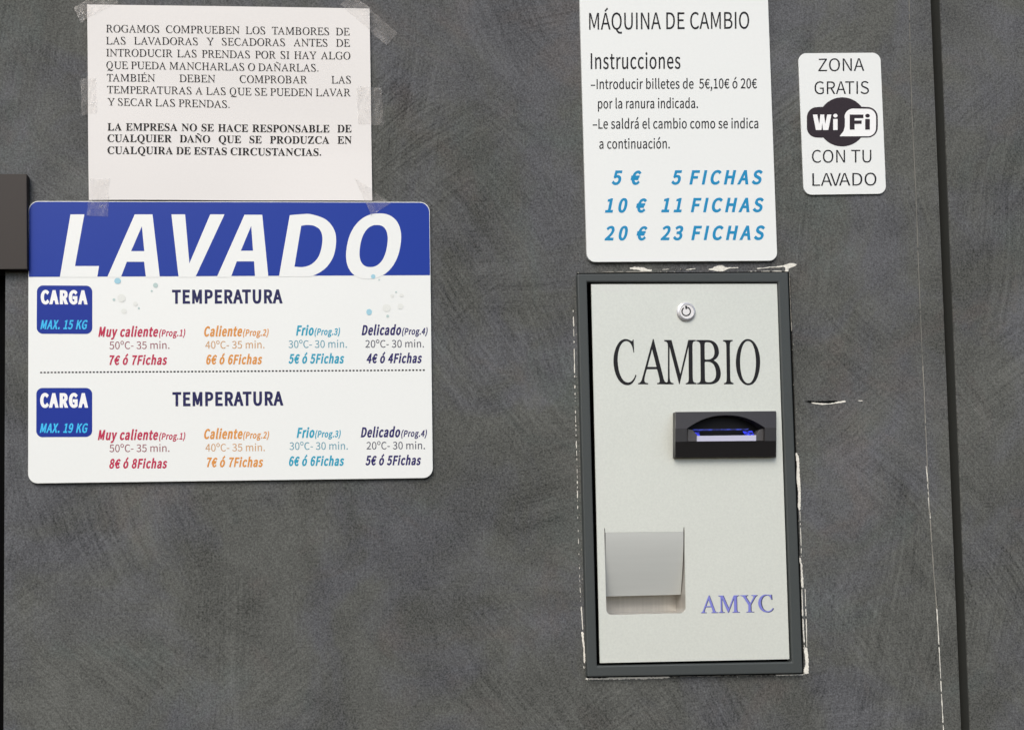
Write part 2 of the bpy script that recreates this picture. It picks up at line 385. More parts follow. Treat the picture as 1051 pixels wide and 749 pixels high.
b|843|452,-18 502,-13 550,-1 596,21 638,50 676,87 709,132 736,184 756,243 769,309 774,382 770,448 761,509 746,565 725,614 698,657 665,693 627,722 583,743 534,755 479,760 454,759 405,748 380,740 333,717 288,689 246,656 251,789 251,1086 126,1086 126,0 225,0 236,76 241,76 281,44 302,30 345,7 388,-8 410,-14;431,87 383,93 347,104 309,122 290,134 251,164 251,554 313,605 352,629 391,645 410,651 447,655 487,652 522,642 552,627 578,606 599,580 616,548 628,513 637,473 642,428 644,381 641,328 634,280 621,237 604,198 584,165 559,138 531,116 500,100 467,91
c|696|417,-18 470,-14 496,-9 546,7 593,30 615,43 658,75 603,160 574,136 541,116 506,100 487,94 449,87 428,86 389,89 352,99 319,115 289,137 263,164 241,196 223,233 210,275 202,320 199,370 202,419 210,465 224,507 242,544 265,576 292,604 323,625 356,642 393,651 432,655 466,652 482,648 512,637 540,621 580,591 643,673 591,712 552,734 530,743 482,755 427,760 371,756 317,743 266,722 219,694 177,657 141,614 112,563 90,505 76,441 71,370 75,299 88,235 109,178 136,127 171,84 211,48 256,20 306,-1 360,-14
d|846|378,-18 404,-16 430,-12 455,-6 502,13 546,39 566,54 603,87 607,87 618,0 720,0 720,1086 595,1086 595,801 602,674 563,703 525,727 485,745 464,751 418,759 393,760 343,755 295,742 249,721 207,692 169,655 136,611 110,560 89,502 77,439 72,370 76,299 86,235 103,177 126,127 156,83 190,48 230,19 275,-1 324,-14;405,87 368,90 334,100 304,115 277,136 254,162 235,194 220,231 209,273 203,320 201,371 203,420 211,466 224,507 242,544 263,576 288,604 316,626 347,642 380,651 415,655 451,652 469,649 505,637 540,619 558,607 595,577 595,188 558,152 540,136 503,112 465,96 445,91
e|756|426,-18 483,-14 510,-10 560,4 607,22 668,57 625,141 591,120 556,104 520,92 481,84 439,82 398,85 361,94 326,108 295,128 267,152 243,181 224,215 209,253 199,295 194,341 693,341 698,412 695,473 686,529 670,580 649,626 622,665 589,698 550,725 506,744 457,756 402,760 352,755 303,742 256,721 213,692 173,655 139,611 111,560 89,503 76,439 71,370 76,300 89,236 110,178 139,128 174,84 215,48 262,20 313,-1 368,-13;192,430 199,472 210,510 225,545 244,575 265,600 289,622 316,638 344,650 374,658 405,660 439,658 469,651 496,639 520,622 541,601 558,576 571,546 581,511 587,473 589,430
g|769|375,-341 441,-338 502,-328 557,-312 606,-290 649,-264 684,-234 713,-201 733,-164 746,-125 750,-85 748,-50 740,-19 727,8 709,30 685,49 657,65 623,77 585,85 541,90 319,92 295,95 258,106 244,114 234,124 226,134 221,146 217,172 222,205 236,231 265,261 296,248 341,237 374,235 419,238 461,246 500,260 535,280 567,304 594,333 616,367 632,405 642,447 645,492 642,530 639,547 629,580 614,609 605,622 585,645 737,645 737,741 479,741 432,754 398,759 374,760 330,757 288,748 248,733 212,713 180,688 152,659 129,624 111,585 101,542 97,495 98,469 109,420 117,398 138,357 165,323 194,296 194,291 159,260 138,234 129,220 117,188 112,153 115,120 119,105 131,79 147,57 179,31 179,25 159,11 124,-18 110,-34 88,-69 74,-105 71,-124 70,-143 73,-180 84,-213 102,-242 125,-268 155,-290 190,-308 230,-322 274,-333 323,-339;374,319 349,321 325,327 303,337 282,350 264,367 248,387 235,410 225,436 219,464 217,495 219,527 225,555 235,581 247,603 263,623 281,639 302,652 324,661 349,667 374,668 400,667 424,661 447,652 468,639 486,623 502,603 515,581 524,555 530,527 532,495 530,464 524,436 514,410 501,387 485,367 467,350 446,337 423,327 399,321;393,-255 354,-254 319,-249 287,-242 259,-232 235,-220 215,-205 199,-188 188,-169 181,-148 179,-126 181,-100 190,-74 196,-61 214,-36 226,-24 254,0 294,-7 332,-11 506,-12 553,-18 573,-24 589,-32 603,-42 614,-54 621,-69 626,-86 628,-105 625,-128 617,-150 604,-171 586,-191 564,-209 537,-224 507,-237 472,-247 434,-253
h|828|126,0 251,0 251,538 313,595 351,622 390,640 410,646 453,651 481,649 505,644 527,634 545,621 560,604 572,583 582,557 588,527 592,492 593,453 593,0 718,0 718,469 715,523 709,572 698,615 683,653 663,685 638,712 609,733 574,748 535,757 491,760 462,758 433,754 406,746 356,723 310,693 288,675 246,636 251,789 251,1086 126,1086
i|375|126,0 251,0 251,741 126,741;188,894 216,897 228,902 248,916 263,937 268,949 271,977 268,1004 263,1015 248,1035 228,1049 216,1054 188,1057 161,1054 149,1049 129,1035 115,1015 110,1004 106,977 110,949 115,937 129,916 149,902 161,897
l|387|256,-18 292,-15 329,-7 311,89 285,86 269,90 258,104 251,128 251,1086 126,1086 127,117 130,90 136,65 145,44 156,25 170,10 187,-2 207,-11 230,-16
m|1263|126,0 251,0 251,538 291,579 310,596 348,623 384,641 402,646 437,651 463,649 487,644 508,634 526,621 541,604 553,583 562,557 569,527 573,492 574,453 574,0 698,0 698,538 739,579 759,596 797,623 833,641 851,646 885,651 912,649 936,644 957,634 975,621 990,604 1002,583 1011,557 1018,527 1022,492 1023,453 1023,0 1147,0 1147,469 1145,523 1139,572 1128,615 1112,653 1092,685 1068,712 1039,733 1005,748 967,757 924,760 897,758 870,753 845,745 820,734 796,720 748,685 725,665 678,618 668,643 656,666 642,687 626,706 607,722 586,735 562,746 536,754 506,758 473,760 447,758 422,754 397,746 349,723 305,692 283,673 243,633 240,633 228,741 126,741
n|832|126,0 251,0 251,538 313,595 351,622 390,640 410,646 453,651 481,649 505,644 527,634 545,621 560,604 572,583 582,557 588,527 592,492 593,453 593,0 718,0 718,469 715,523 709,572 698,615 683,653 663,685 638,712 609,733 574,748 535,757 491,760 462,758 433,754 406,746 380,736 331,708 286,673 243,633 240,633 228,741 126,741
o|827|413,-18 467,-14 519,-1 567,20 612,48 653,84 688,127 716,178 738,235 751,299 756,370 751,441 738,505 716,563 688,614 653,657 612,694 567,722 519,743 467,756 413,760 360,756 308,743 259,722 214,694 174,657 139,614 111,563 89,505 76,441 71,370 76,299 89,235 111,178 139,127 174,84 214,48 259,20 308,-1 360,-14;413,86 376,89 342,99 311,115 283,137 258,164 238,196 221,233 209,275 202,320 199,370 202,419 209,465 221,507 238,544 258,576 283,604 311,625 342,642 376,651 413,655 451,651 485,642 516,625 545,604 569,576 590,544 607,507 619,465 626,419 629,370 626,320 619,275 607,233 590,196 569,164 545,137 516,115 485,99 451,89
p|846|126,-312 251,-312 251,-61 247,68 267,52 308,25 349,4 370,-4 411,-14 431,-17 452,-18 502,-13 550,-1 596,21 638,50 676,87 709,132 736,184 756,243 769,309 774,382 770,448 761,509 746,565 725,614 698,657 665,693 627,722 583,743 534,755 479,760 453,758 428,754 378,739 330,716 285,687 243,655 240,655 228,741 126,741;431,87 383,93 347,104 310,122 290,134 251,164 251,554 313,605 353,629 391,645 410,651 447,655 487,652 522,642 552,627 578,606 599,580 616,548 628,513 637,473 642,428 644,381 641,328 634,280 621,237 604,198 584,165 559,138 531,116 500,100 467,91
r|529|126,0 251,0 251,476 266,511 283,542 301,569 320,591 339,609 359,624 379,635 398,642 418,647 437,648 475,645 509,636 532,744 518,750 496,756 453,760 429,758 405,753 381,744 359,733 337,718 316,701 277,658 243,606 240,606 228,741 126,741
s|638|319,-18 369,-15 414,-6 454,7 489,25 519,47 544,73 563,102 577,133 585,167 588,202 585,241 575,275 560,305 540,330 516,352 489,371 459,387 395,415 314,446 271,466 235,489 222,503 212,518 205,536 203,555 205,573 209,589 215,604 225,619 237,631 252,642 270,651 291,657 314,662 341,663 360,662 397,656 447,637 478,618 509,598 569,675 532,702 512,714 468,735 419,750 367,759 340,760 293,757 251,749 213,737 180,720 151,699 128,674 109,647 96,617 87,584 85,550 88,514 97,482 112,455 131,431 153,409 179,391 238,360 373,306 415,282 433,268 448,253 460,236 467,216 469,195 468,176 464,158 456,142 446,127 433,113 417,101 398,92 376,85 351,81 297,80 249,88 205,104 163,125 104,168 44,85 89,51 114,37 168,11 227,-7 257,-13
t|514|357,-18 414,-12 456,-2 495,10 471,104 438,92 403,84 362,85 341,89 323,97 309,107 297,120 287,136 280,155 275,176 271,225 271,640 473,640 473,741 271,741 271,950 168,950 154,741 37,734 37,640 147,640 147,229 149,186 154,146 163,110 176,78 194,50 216,26 243,7 275,-6 313,-15
u|828|342,-18 372,-16 400,-12 427,-4 452,6 476,19 522,52 544,71 587,116 591,116 600,0 704,0 704,741 580,741 580,216 539,169 520,150 482,120 443,101 423,95 379,90 351,92 327,97 306,106 288,120 273,137 261,158 252,183 245,213 241,248 240,286 240,741 115,741 115,271 117,217 123,169 134,125 150,88 170,56 194,29 224,9 258,-6 298,-15
y|711|138,-319 180,-316 218,-306 253,-291 284,-271 312,-245 337,-216 360,-182 380,-145 398,-105 415,-63 693,741 572,741 438,330 378,120 371,120 297,330 147,741 18,741 315,-1 299,-57 277,-109 251,-153 235,-171 218,-187 199,-200 179,-209 156,-215 120,-216 102,-213 75,-205 50,-304 90,-315
º|555|277,589 314,592 349,601 382,615 413,634 440,658 463,687 482,721 497,759 506,801 509,847 506,894 497,936 482,974 463,1008 440,1036 413,1060 382,1079 349,1093 314,1101 277,1104 240,1101 205,1093 171,1079 141,1060 114,1036 91,1008 71,974 57,936 48,894 45,847 48,801 57,759 71,721 91,687 114,658 141,634 171,615 205,601 240,592;277,667 253,669 230,676 210,686 192,700 177,717 164,738 154,761 147,788 142,816 141,847 142,878 147,907 154,934 164,957 177,978 192,995 210,1009 230,1019 253,1025 277,1027 301,1025 323,1019 343,1009 361,995 376,978 389,957 399,934 406,907 411,878 412,847 411,816 406,788 399,761 389,738 376,717 361,700 343,686 323,676 301,669
Á|829|387,1063 618,1237 547,1323 332,1126;5,0 132,0 229,306 595,306 690,0 824,0 484,1000 344,1000;261,405 351,694 409,898 415,898 474,694 563,405
á|768|296,-18 323,-16 350,-12 376,-6 427,13 475,40 542,89 546,89 557,0 659,0 659,456 657,509 650,558 638,603 621,642 599,677 571,706 538,729 499,746 454,756 402,760 367,758 333,754 299,747 268,738 208,716 156,690 112,663 160,577 217,612 261,631 283,640 331,652 382,656 416,654 445,646 469,634 488,618 504,599 516,576 525,552 531,525 535,469 445,457 367,442 298,424 239,403 189,378 150,349 119,316 97,280 85,238 80,192 83,154 91,119 104,88 121,61 142,37 167,18 195,2 226,-9 260,-15;332,83 290,87 271,93 254,100 238,110 225,123 215,138 207,156 202,177 201,201 203,228 211,254 226,277 246,299 274,318 309,336 352,351 404,365 465,377 535,386 535,180 472,131 433,108 393,92 373,87;385,873 623,1108 538,1190 322,936
ó|827|413,-18 467,-14 519,-1 567,20 612,48 653,84 688,127 716,178 738,235 751,299 756,370 751,441 738,505 716,563 688,614 653,657 612,694 567,722 519,743 467,756 413,760 360,756 308,743 259,722 214,694 174,657 139,614 111,563 89,505 76,441 71,370 76,299 89,235 111,178 139,127 174,84 214,48 259,20 308,-1 360,-14;413,86 376,89 342,99 311,115 283,137 258,164 238,196 221,233 209,275 202,320 199,370 202,419 209,465 221,507 238,544 258,576 283,604 311,625 342,642 376,651 413,655 451,651 485,642 516,625 545,604 569,576 590,544 607,507 619,465 626,419 629,370 626,320 619,275 607,233 590,196 569,164 545,137 516,115 485,99 451,89;390,873 630,1108 543,1190 326,936
–|731|63,341 668,341 668,426 63,426
€|757|34,533 126,533 124,486 126,430 34,424 34,357 134,357 147,289 166,227 190,172 220,123 254,81 293,46 335,18 382,-2 432,-14 486,-18 518,-16 549,-12 579,-4 607,6 634,19 659,35 683,54 705,75 748,124 675,190 643,151 610,122 574,100 555,93 515,84 494,83 458,86 425,95 394,110 366,131 341,156 319,187 300,223 283,263 270,308 261,357 588,357 588,431 252,431 251,488 252,533 648,533 648,608 259,608 268,659 281,706 298,748 317,784 340,816 367,843 396,863 429,879 465,888 503,891 540,887 574,875 605,856 634,831 660,801 733,870 698,909 678,926 634,956 586,977 560,985 533,989 506,990 449,986 395,974 345,953 299,925 258,889 222,846 191,796 166,740 146,677 132,608 34,600
@bold
A|1068|13,0 13,40 46,44 66,53 79,61 102,86 125,125 492,1024 532,1022 908,146 937,91 959,62 972,53 986,45 1002,41 1019,40 1019,0 543,0 543,40 586,42 620,49 644,62 653,69 659,79 662,89 662,110 655,138 595,291 263,291 205,148 199,116 200,94 208,72 226,56 237,50 269,42 317,40 317,0;285,353 571,353 426,701
B|987|25,0 25,38 78,45 98,51 115,60 127,71 138,85 145,102 150,124 155,180 155,810 153,856 149,883 143,906 134,923 117,941 96,953 61,961 24,963 24,1000 477,1000 551,998 617,991 676,979 726,963 770,942 804,917 831,887 851,853 862,814 866,770 864,735 857,703 845,673 828,646 806,622 780,601 747,582 711,566 670,553 624,543 680,530 729,515 773,497 811,476 843,452 869,425 889,396 904,363 913,327 916,289 915,262 907,212 899,189 877,147 864,127 831,92 789,62 765,49 713,27 655,12 622,7 553,1 516,0;393,553 429,554 470,557 506,564 537,575 562,590 572,598 589,619 602,645 612,677 619,736 618,796 611,845 598,885 585,906 570,923 551,936 539,941 499,951 468,953 441,951 416,943 408,937 401,924 396,904 393,869;480,53 533,58 548,62 575,73 598,88 607,97 623,119 642,162 650,197 654,237 655,305 647,368 636,403 621,432 612,445 591,466 565,482 533,494 494,503 450,507 393,507 393,143 396,108 405,82 411,73 420,66 445,56
C|1068|588,-24 530,-21 501,-18 446,-7 394,9 345,31 298,57 255,88 218,124 183,163 166,184 138,229 126,253 104,304 89,357 78,413 72,471 72,532 75,561 78,590 89,645 105,697 127,747 153,794 184,836 219,875 258,910 301,941 348,968 398,989 451,1005 507,1016 565,1021 616,1022 660,1017 707,1008 782,986 851,961 882,956 894,956 912,962 928,972 941,988 953,1022 993,1022 993,677 955,677 920,754 894,800 879,821 848,860 812,894 775,922 756,934 716,954 674,966 653,970 609,973 557,969 510,954 469,931 434,897 403,854 379,802 361,740 346,669 338,588 336,497 339,412 347,337 363,270 384,212 411,163 444,123 483,92 528,69 580,56 637,52 673,53 709,59 763,74 799,89 833,108 885,142 916,169 946,199 974,233 1016,195 985,153 950,116 913,83 873,55 832,31 788,11 742,-4 694,-15 642,-21
D|1068|33,0 33,38 82,44 108,53 122,60 132,70 139,84 145,101 149,123 151,164 151,822 150,854 147,882 141,904 128,930 116,941 93,953 61,961 21,963 21,1000 478,1000 530,999 579,995 626,988 670,979 711,968 751,953 788,936 822,917 853,895 882,870 908,843 932,814 952,782 971,749 987,713 999,675 1009,634 1016,592 1020,547 1021,500 1016,405 1000,320 974,245 936,180 888,125 830,80 762,45 682,20 593,5 492,0;479,53 534,58 559,63 583,71 605,81 625,93 644,108 662,124 692,164 717,214 737,272 745,305 756,377 759,417 762,503 759,588 751,664 737,732 716,790 691,839 660,880 624,911 582,933 534,947 481,951 459,950 433,946 420,941 407,930 398,913 394,898 390,845 390,158 391,124 398,91 403,79 410,70 420,64 433,58 449,55
E|987|24,0 24,37 66,39 101,47 125,60 136,71 149,95 155,117 159,171 159,810 158,845 155,876 145,911 136,928 124,940 100,953 79,959 56,962 28,963 28,1000 879,1000 879,702 845,702 836,754 829,777 821,798 801,836 778,868 764,881 749,892 714,911 673,926 624,937 539,945 481,945 442,941 421,934 409,923 402,901 398,869 398,540 460,542 494,548 523,558 548,572 559,581 578,602 601,642 620,694 633,758 669,758 669,260 631,260 623,324 609,377 600,398 589,417 577,434 561,448 537,464 497,478 448,486 398,488 398,147 401,110 406,96 412,85 424,74 451,65 493,61 567,63 623,69 689,85 733,102 759,117 783,134 817,164 847,201 865,230 882,261 907,314 948,314 886,0
G|1151|594,-22 531,-20 501,-16 442,-6 387,10 336,30 287,56 243,86 203,121 167,160 151,181 122,226 110,250 88,300 72,354 61,411 56,472 55,503 58,563 66,620 79,674 88,700 110,749 137,796 167,838 202,877 241,911 284,942 330,968 379,990 431,1006 485,1016 541,1021 594,1022 643,1017 693,1008 769,987 840,961 868,957 887,961 904,973 920,993 934,1022 975,1022 975,676 936,676 914,727 881,790 841,845 795,891 758,920 719,943 692,955 651,967 622,972 593,973 541,969 495,955 454,931 419,898 389,855 364,803 345,741 332,670 324,590 321,500 324,412 333,333 340,296 358,230 383,173 397,148 431,105 449,87 469,71 489,58 512,47 534,39 584,29 644,29 684,36 715,48 730,60 747,82 757,110 762,144 762,294 757,328 752,347 743,362 732,374 709,386 674,395 612,400 612,435 1117,435 1117,400 1077,397 1056,393 1037,387 1019,375 1010,363 1003,348 996,319 995,295 994,63 915,33 876,20 796,-1 756,-8 675,-19
H|1151|31,0 31,38 73,42 106,51 129,64 140,75 149,91 155,110 161,147 162,177 162,832 159,870 155,892 148,910 140,925 129,936 105,949 85,956 32,963 32,1000 533,1000 533,963 477,956 445,946 434,941 422,930 416,921 409,906 403,878 401,842 401,550 756,550 756,842 753,878 748,906 742,921 736,930 728,938 713,946 681,956 622,963 622,1000 1123,1000 1123,963 1080,958 1048,949 1025,936 1015,926 1007,912 1000,894 996,872 994,832 994,177 996,137 1000,114 1007,95 1021,72 1033,61 1059,48 1081,43 1123,38 1123,0 622,0 622,38 676,44 697,50 714,58 728,67 738,80 749,107 753,132 755,161 756,485 401,485 401,162 403,134 407,110 414,91 422,75 440,59 458,51 479,45 533,38 533,0
I|575|30,0 30,38 71,44 105,54 130,66 147,83 156,98 162,117 166,139 167,165 167,850 165,886 161,906 154,922 146,934 135,943 110,953 88,958 30,963 30,1000 544,1000 544,963 489,958 458,950 442,943 430,934 421,922 414,906 410,886 407,850 407,170 408,144 412,115 420,92 429,78 447,63 471,53 505,44 547,38 547,0
L|987|28,0 28,38 70,42 103,51 126,64 138,75 147,91 153,110 159,147 160,177 160,832 157,872 153,894 146,912 138,927 126,938 102,951 82,957 29,963 29,1000 550,1000 550,963 516,962 479,958 457,953 439,945 424,934 414,920 407,902 402,880 399,832 399,171 401,128 408,98 418,81 433,70 462,63 504,61 555,62 613,67 663,77 708,93 748,114 773,131 795,152 816,175 845,215 863,246 888,300 903,339 944,339 887,0
M|1396|21,0 21,38 61,42 95,51 119,64 132,75 145,100 151,120 155,145 157,174 157,839 152,889 148,908 141,922 131,935 118,944 101,951 79,957 22,963 22,1000 401,1000 695,313 990,1000 1362,1000 1362,963 1324,958 1293,948 1269,935 1258,923 1249,909 1243,890 1239,869 1236,830 1236,187 1240,124 1244,100 1251,82 1261,67 1273,56 1289,49 1309,44 1361,38 1361,0 870,0 870,38 925,46 946,52 962,60 975,71 985,85 993,103 998,125 1002,183 1002,876 631,0 590,0 224,854 224,176 226,130 231,106 240,86 256,65 270,55 298,45 336,39 366,38 366,0
N|1068|869,-24 219,768 219,173 223,118 228,97 235,81 244,68 257,58 274,50 295,44 350,38 350,0 24,0 24,38 61,41 91,47 113,56 129,71 138,85 146,110 149,134 151,173 151,853 101,913 67,949 50,957 24,963 24,1000 328,1000 842,370 842,829 841,867 837,891 832,909 824,924 813,936 804,943 788,950 767,955 711,963 711,1000 1037,1000 1037,963 984,957 964,951 947,943 935,933 926,920 919,903 914,882 910,827 910,-24
O|1151|570,-24 526,-22 463,-14 404,2 365,16 311,43 261,75 214,113 187,141 148,187 127,221 98,275 83,313 70,352 58,414 53,456 52,522 58,586 65,627 76,667 98,725 127,778 149,811 173,843 215,886 246,912 296,947 350,975 388,991 449,1009 492,1017 535,1022 602,1023 666,1017 708,1010 747,999 804,976 857,948 890,926 936,889 963,861 1002,815 1023,782 1051,728 1068,690 1080,650 1093,588 1098,545 1099,478 1093,414 1085,373 1074,332 1051,275 1033,238 1001,187 975,156 934,113 887,75 854,53 799,24 760,9 701,-9 658,-17 614,-22;579,27 628,31 671,45 710,69 743,102 771,145 794,197 812,259 824,330 832,410 834,500 834,545 828,630 817,705 809,739 789,801 764,853 733,897 717,915 679,943 659,954 639,963 617,969 569,973 520,969 477,955 438,931 405,898 377,855 354,803 336,741 323,670 315,590 313,500 313,455 319,371 331,296 348,230 359,200 384,147 416,104 450,70 469,57 489,46 510,37 555,28
P|904|24,0 24,38 65,42 98,51 121,64 132,75 141,91 147,110 153,147 154,177 154,832 151,870 147,892 140,910 132,925 121,936 97,949 77,956 25,963 25,1000 496,1000 593,995 670,983 710,973 756,952 782,936 806,917 827,896 845,873 867,835 881,792 888,745 887,704 885,680 873,636 855,596 829,560 795,527 755,500 732,489 680,470 622,458 556,452 390,451 390,162 394,122 399,100 407,83 416,69 437,55 456,48 479,42 521,38 521,0;390,504 474,506 510,512 540,522 566,537 587,555 603,577 615,606 628,658 632,723 628,786 618,839 601,881 586,903 577,912 555,927 529,938 483,946 456,947 434,944 417,939 409,934 402,927 395,914 391,896 390,875
Q|1151|831,-254 773,-251 717,-244 665,-231 618,-213 573,-191 532,-163 495,-130 461,-92 432,-49 406,-1 342,25 284,57 232,96 186,140 146,190 123,225 94,283 78,324 67,366 55,432 52,477 53,544 58,586 70,647 83,687 107,743 127,778 160,827 187,858 230,900 262,925 313,957 369,984 409,998 449,1009 513,1020 558,1023 625,1022 666,1017 727,1004 767,992 822,968 857,948 905,915 950,875 976,846 1002,815 1033,765 1060,709 1074,670 1090,609 1098,545 1099,500 1096,430 1084,364 1075,333 1064,302 1036,243 1001,188 980,162 958,138 910,94 855,56 824,40 793,25 726,0 743,-34 763,-64 784,-90 806,-113 831,-133 858,-149 885,-161 916,-170 947,-175 979,-177 1029,-173 1085,-161 1092,-202 1038,-221 959,-241 882,-252;581,27 630,31 672,45 711,69 744,102 773,145 795,197 813,259 826,330 833,410 837,500 833,589 824,668 818,705 810,739 790,801 765,853 749,876 717,915 679,943 659,954 639,963 617,969 569,973 520,969 477,955 438,931 405,898 377,855 354,803 336,741 323,670 315,590 313,500 313,455 319,371 331,296 349,230 372,173 385,147 417,104 451,70 471,57 491,46 511,37 557,28
R|1068|38,0 38,38 79,42 112,51 135,64 146,75 155,91 161,110 167,147 168,177 168,832 165,870 161,892 154,910 146,925 135,936 111,949 91,956 39,963 39,1000 480,1000 564,997 602,994 638,990 705,977 762,958 810,935 849,906 880,872 892,853 901,832 915,786 919,735 917,699 910,666 899,636 883,608 863,582 838,559 809,538 775,520 737,504 695,491 971,84 992,60 1010,47 1033,40 1058,38 1058,0 746,0 446,466 404,466 404,177 408,122 413,100 421,83 430,69 443,59 460,51 481,45 535,38 535,0;404,513 494,515 533,522 566,533 594,548 617,567 636,591 651,620 661,654 669,715 668,777 663,813 654,844 642,872 626,895 607,913 585,928 559,939 530,945 475,946 456,944 435,938 424,931 415,918 408,898 404,859
S|822|52,-24 52,347 96,347 112,286 141,207 165,163 191,125 205,109 236,82 271,60 309,45 351,36 373,33 413,33 459,40 497,55 530,79 555,109 571,143 579,182 578,215 568,251 549,284 520,313 482,339 294,432 226,471 188,498 156,526 128,555 106,585 89,617 77,652 70,689 68,746 71,780 81,828 92,857 114,897 132,921 152,943 175,962 200,979 228,994 256,1006 302,1018 335,1022 369,1024 426,1020 491,1009 607,979 626,976 640,978 656,988 667,1007 672,1024 714,1024 714,701 676,701 662,748 636,806 612,845 575,890 544,918 511,942 487,954 452,968 427,973 403,976 360,975 321,966 288,951 259,928 239,901 228,870 224,835 227,802 237,773 255,747 289,716 310,701 349,679 540,591 603,556 643,530 665,512 694,484 716,454 733,424 749,380 756,344 759,292 757,255 748,204 736,171 713,127 683,87 658,64 631,43 600,25 567,10 512,-8 472,-16 429,-21 377,-22 333,-20 281,-11 181,19 154,26 140,26 125,24 111,15 101,0 92,-24
T|987|228,0 228,38 258,40 296,46 316,53 340,68 355,90 363,110 367,134 370,177 370,951 310,949 268,941 231,928 213,919 182,898 167,886 142,857 121,824 112,806 99,766 93,744 86,698 46,698 46,1000 941,1000 941,696 903,696 896,745 884,788 867,826 846,859 820,888 791,911 755,928 716,941 672,949 611,951 611,177 614,132 622,98 631,80 641,66 655,56 685,45 709,41 756,38 756,0
U|1068|538,-28 499,-27 425,-20 362,-5 334,5 308,16 284,30 263,45 244,63 227,82 197,126 175,178 167,206 161,237 154,304 153,832 148,882 143,901 135,918 125,931 113,941 96,949 76,956 24,963 24,1000 522,1000 522,963 466,956 444,950 427,944 418,938 407,926 399,912 394,893 391,861 390,832 390,307 392,257 402,193 414,157 430,126 450,101 475,80 504,65 538,54 576,49 597,49 646,52 691,61 730,76 763,97 792,124 815,157 833,196 846,241 854,292 856,350 856,830 852,881 846,901 838,917 828,930 815,940 797,948 775,955 716,963 716,1000 1037,1000 1037,963 990,953 972,945 958,936 947,926 938,913 932,896 927,877 923,830 923,398 919,312 908,236 889,171 877,142 863,116 847,92 829,71 809,52 788,35 764,20 738,8 679,-12 613,-24
V|1068|526,-28 144,857 115,908 93,935 80,945 64,953 45,959 24,963 24,1000 523,1000 523,963 486,962 454,958 430,952 418,946 405,934 399,925 394,907 395,890 401,864 413,830 629,314 828,829 837,859 841,880 842,912 838,924 829,938 813,948 792,955 765,960 718,963 718,1000 1037,1000 1037,963 1011,961 995,957 968,943 956,933 945,920 922,881 903,841 565,-28
Y|1068|279,0 279,38 333,45 363,55 384,69 394,83 401,100 408,134 410,162 411,392 132,889 103,926 83,942 56,955 22,962 22,1000 514,1000 514,962 459,960 440,956 424,949 412,941 404,931 400,919 401,906 405,890 415,867 608,496 803,815 822,855 829,880 829,908 821,929 813,938 791,951 775,956 740,961 710,962 710,1000 1034,1000 1034,962 1005,955 984,945 972,937 949,915 919,878 650,447 651,162 653,134 660,100 668,83 678,69 699,55 717,48 742,42 785,38 785,0
Z|987|41,0 41,24 609,944 453,944 399,941 338,930 310,923 286,913 253,893 232,877 214,858 197,836 167,782 146,732 132,695 95,695 123,1000 898,1000 898,973 337,63 528,63 587,66 614,70 666,81 712,98 734,109 772,134 805,166 822,184 836,204 861,249 882,301 900,360 938,360 900,0
Ñ|1068|869,-24 219,768 219,173 223,118 228,97 235,81 244,68 257,58 274,50 295,44 350,38 350,0 24,0 24,38 61,41 91,47 113,56 129,71 138,85 146,110 149,134 151,173 151,853 101,913 67,949 50,957 24,963 24,1000 328,1000 842,370 842,829 841,867 837,891 832,909 824,924 813,936 804,943 788,950 767,955 711,963 711,1000 1037,1000 1037,963 984,957 964,951 947,943 935,933 926,920 919,903 914,882 910,827 910,-24;320,1178 356,1213 390,1241 426,1258 460,1259 496,1248 530,1227 566,1203 600,1181 636,1168 670,1163 706,1168 740,1178 740,1122 706,1087 670,1059 636,1042 600,1041 566,1052 530,1073 496,1097 460,1119 426,1132 390,1137 356,1132 320,1122
.|370|290,105 276,158 238,196 185,210 133,196 94,158 80,105 94,53 132,14 185,0 238,14 276,52
 |370|
@roman
A|1091|29,0 23,27 58,31 89,42 116,61 127,73 148,102 221,272 531,1022 558,1022 896,124 904,105 915,88 927,73 939,61 962,47 999,35 1034,29 1060,27 1066,0 671,0 666,27 713,30 737,38 749,46 757,56 760,79 756,110 743,152 672,340 345,340 330,337 322,331 315,322 256,177 243,133 239,109 239,91 242,77 246,66 256,52 265,45 280,38 299,32 332,28 360,27 365,0;344,393 652,393 504,789
B|1008|50,0 49,29 83,30 105,33 133,43 146,52 157,63 164,78 171,96 174,117 176,156 168,837 166,870 161,897 155,917 144,934 130,947 105,959 71,967 27,971 26,1000 412,1000 479,998 540,991 596,981 646,966 689,946 728,922 760,894 788,862 809,826 823,785 831,751 833,719 829,689 818,662 802,636 781,613 754,592 722,572 683,555 639,540 676,528 711,513 743,496 772,476 798,454 821,431 841,404 858,376 873,345 884,312 893,275 896,240 894,207 886,176 875,147 857,120 823,85 795,64 762,46 706,25 640,10 591,3 540,0;398,556 461,559 515,566 539,572 581,587 616,607 629,618 651,645 666,676 672,711 671,750 662,793 651,823 638,850 621,874 602,894 580,911 554,926 526,937 495,945 460,949 389,950 364,948 347,943 335,936 329,926 324,899 322,857 325,579 332,568 346,561 367,557;458,45 519,48 573,57 618,72 654,93 670,106 696,136 706,152 719,189 724,230 722,276 716,301 710,327 697,363 671,409 649,435 637,446 624,457 595,474 543,494 483,506 415,510 347,507 338,504 330,498 326,487 325,478 327,156 333,100 338,84 345,74 352,65 367,56 399,48
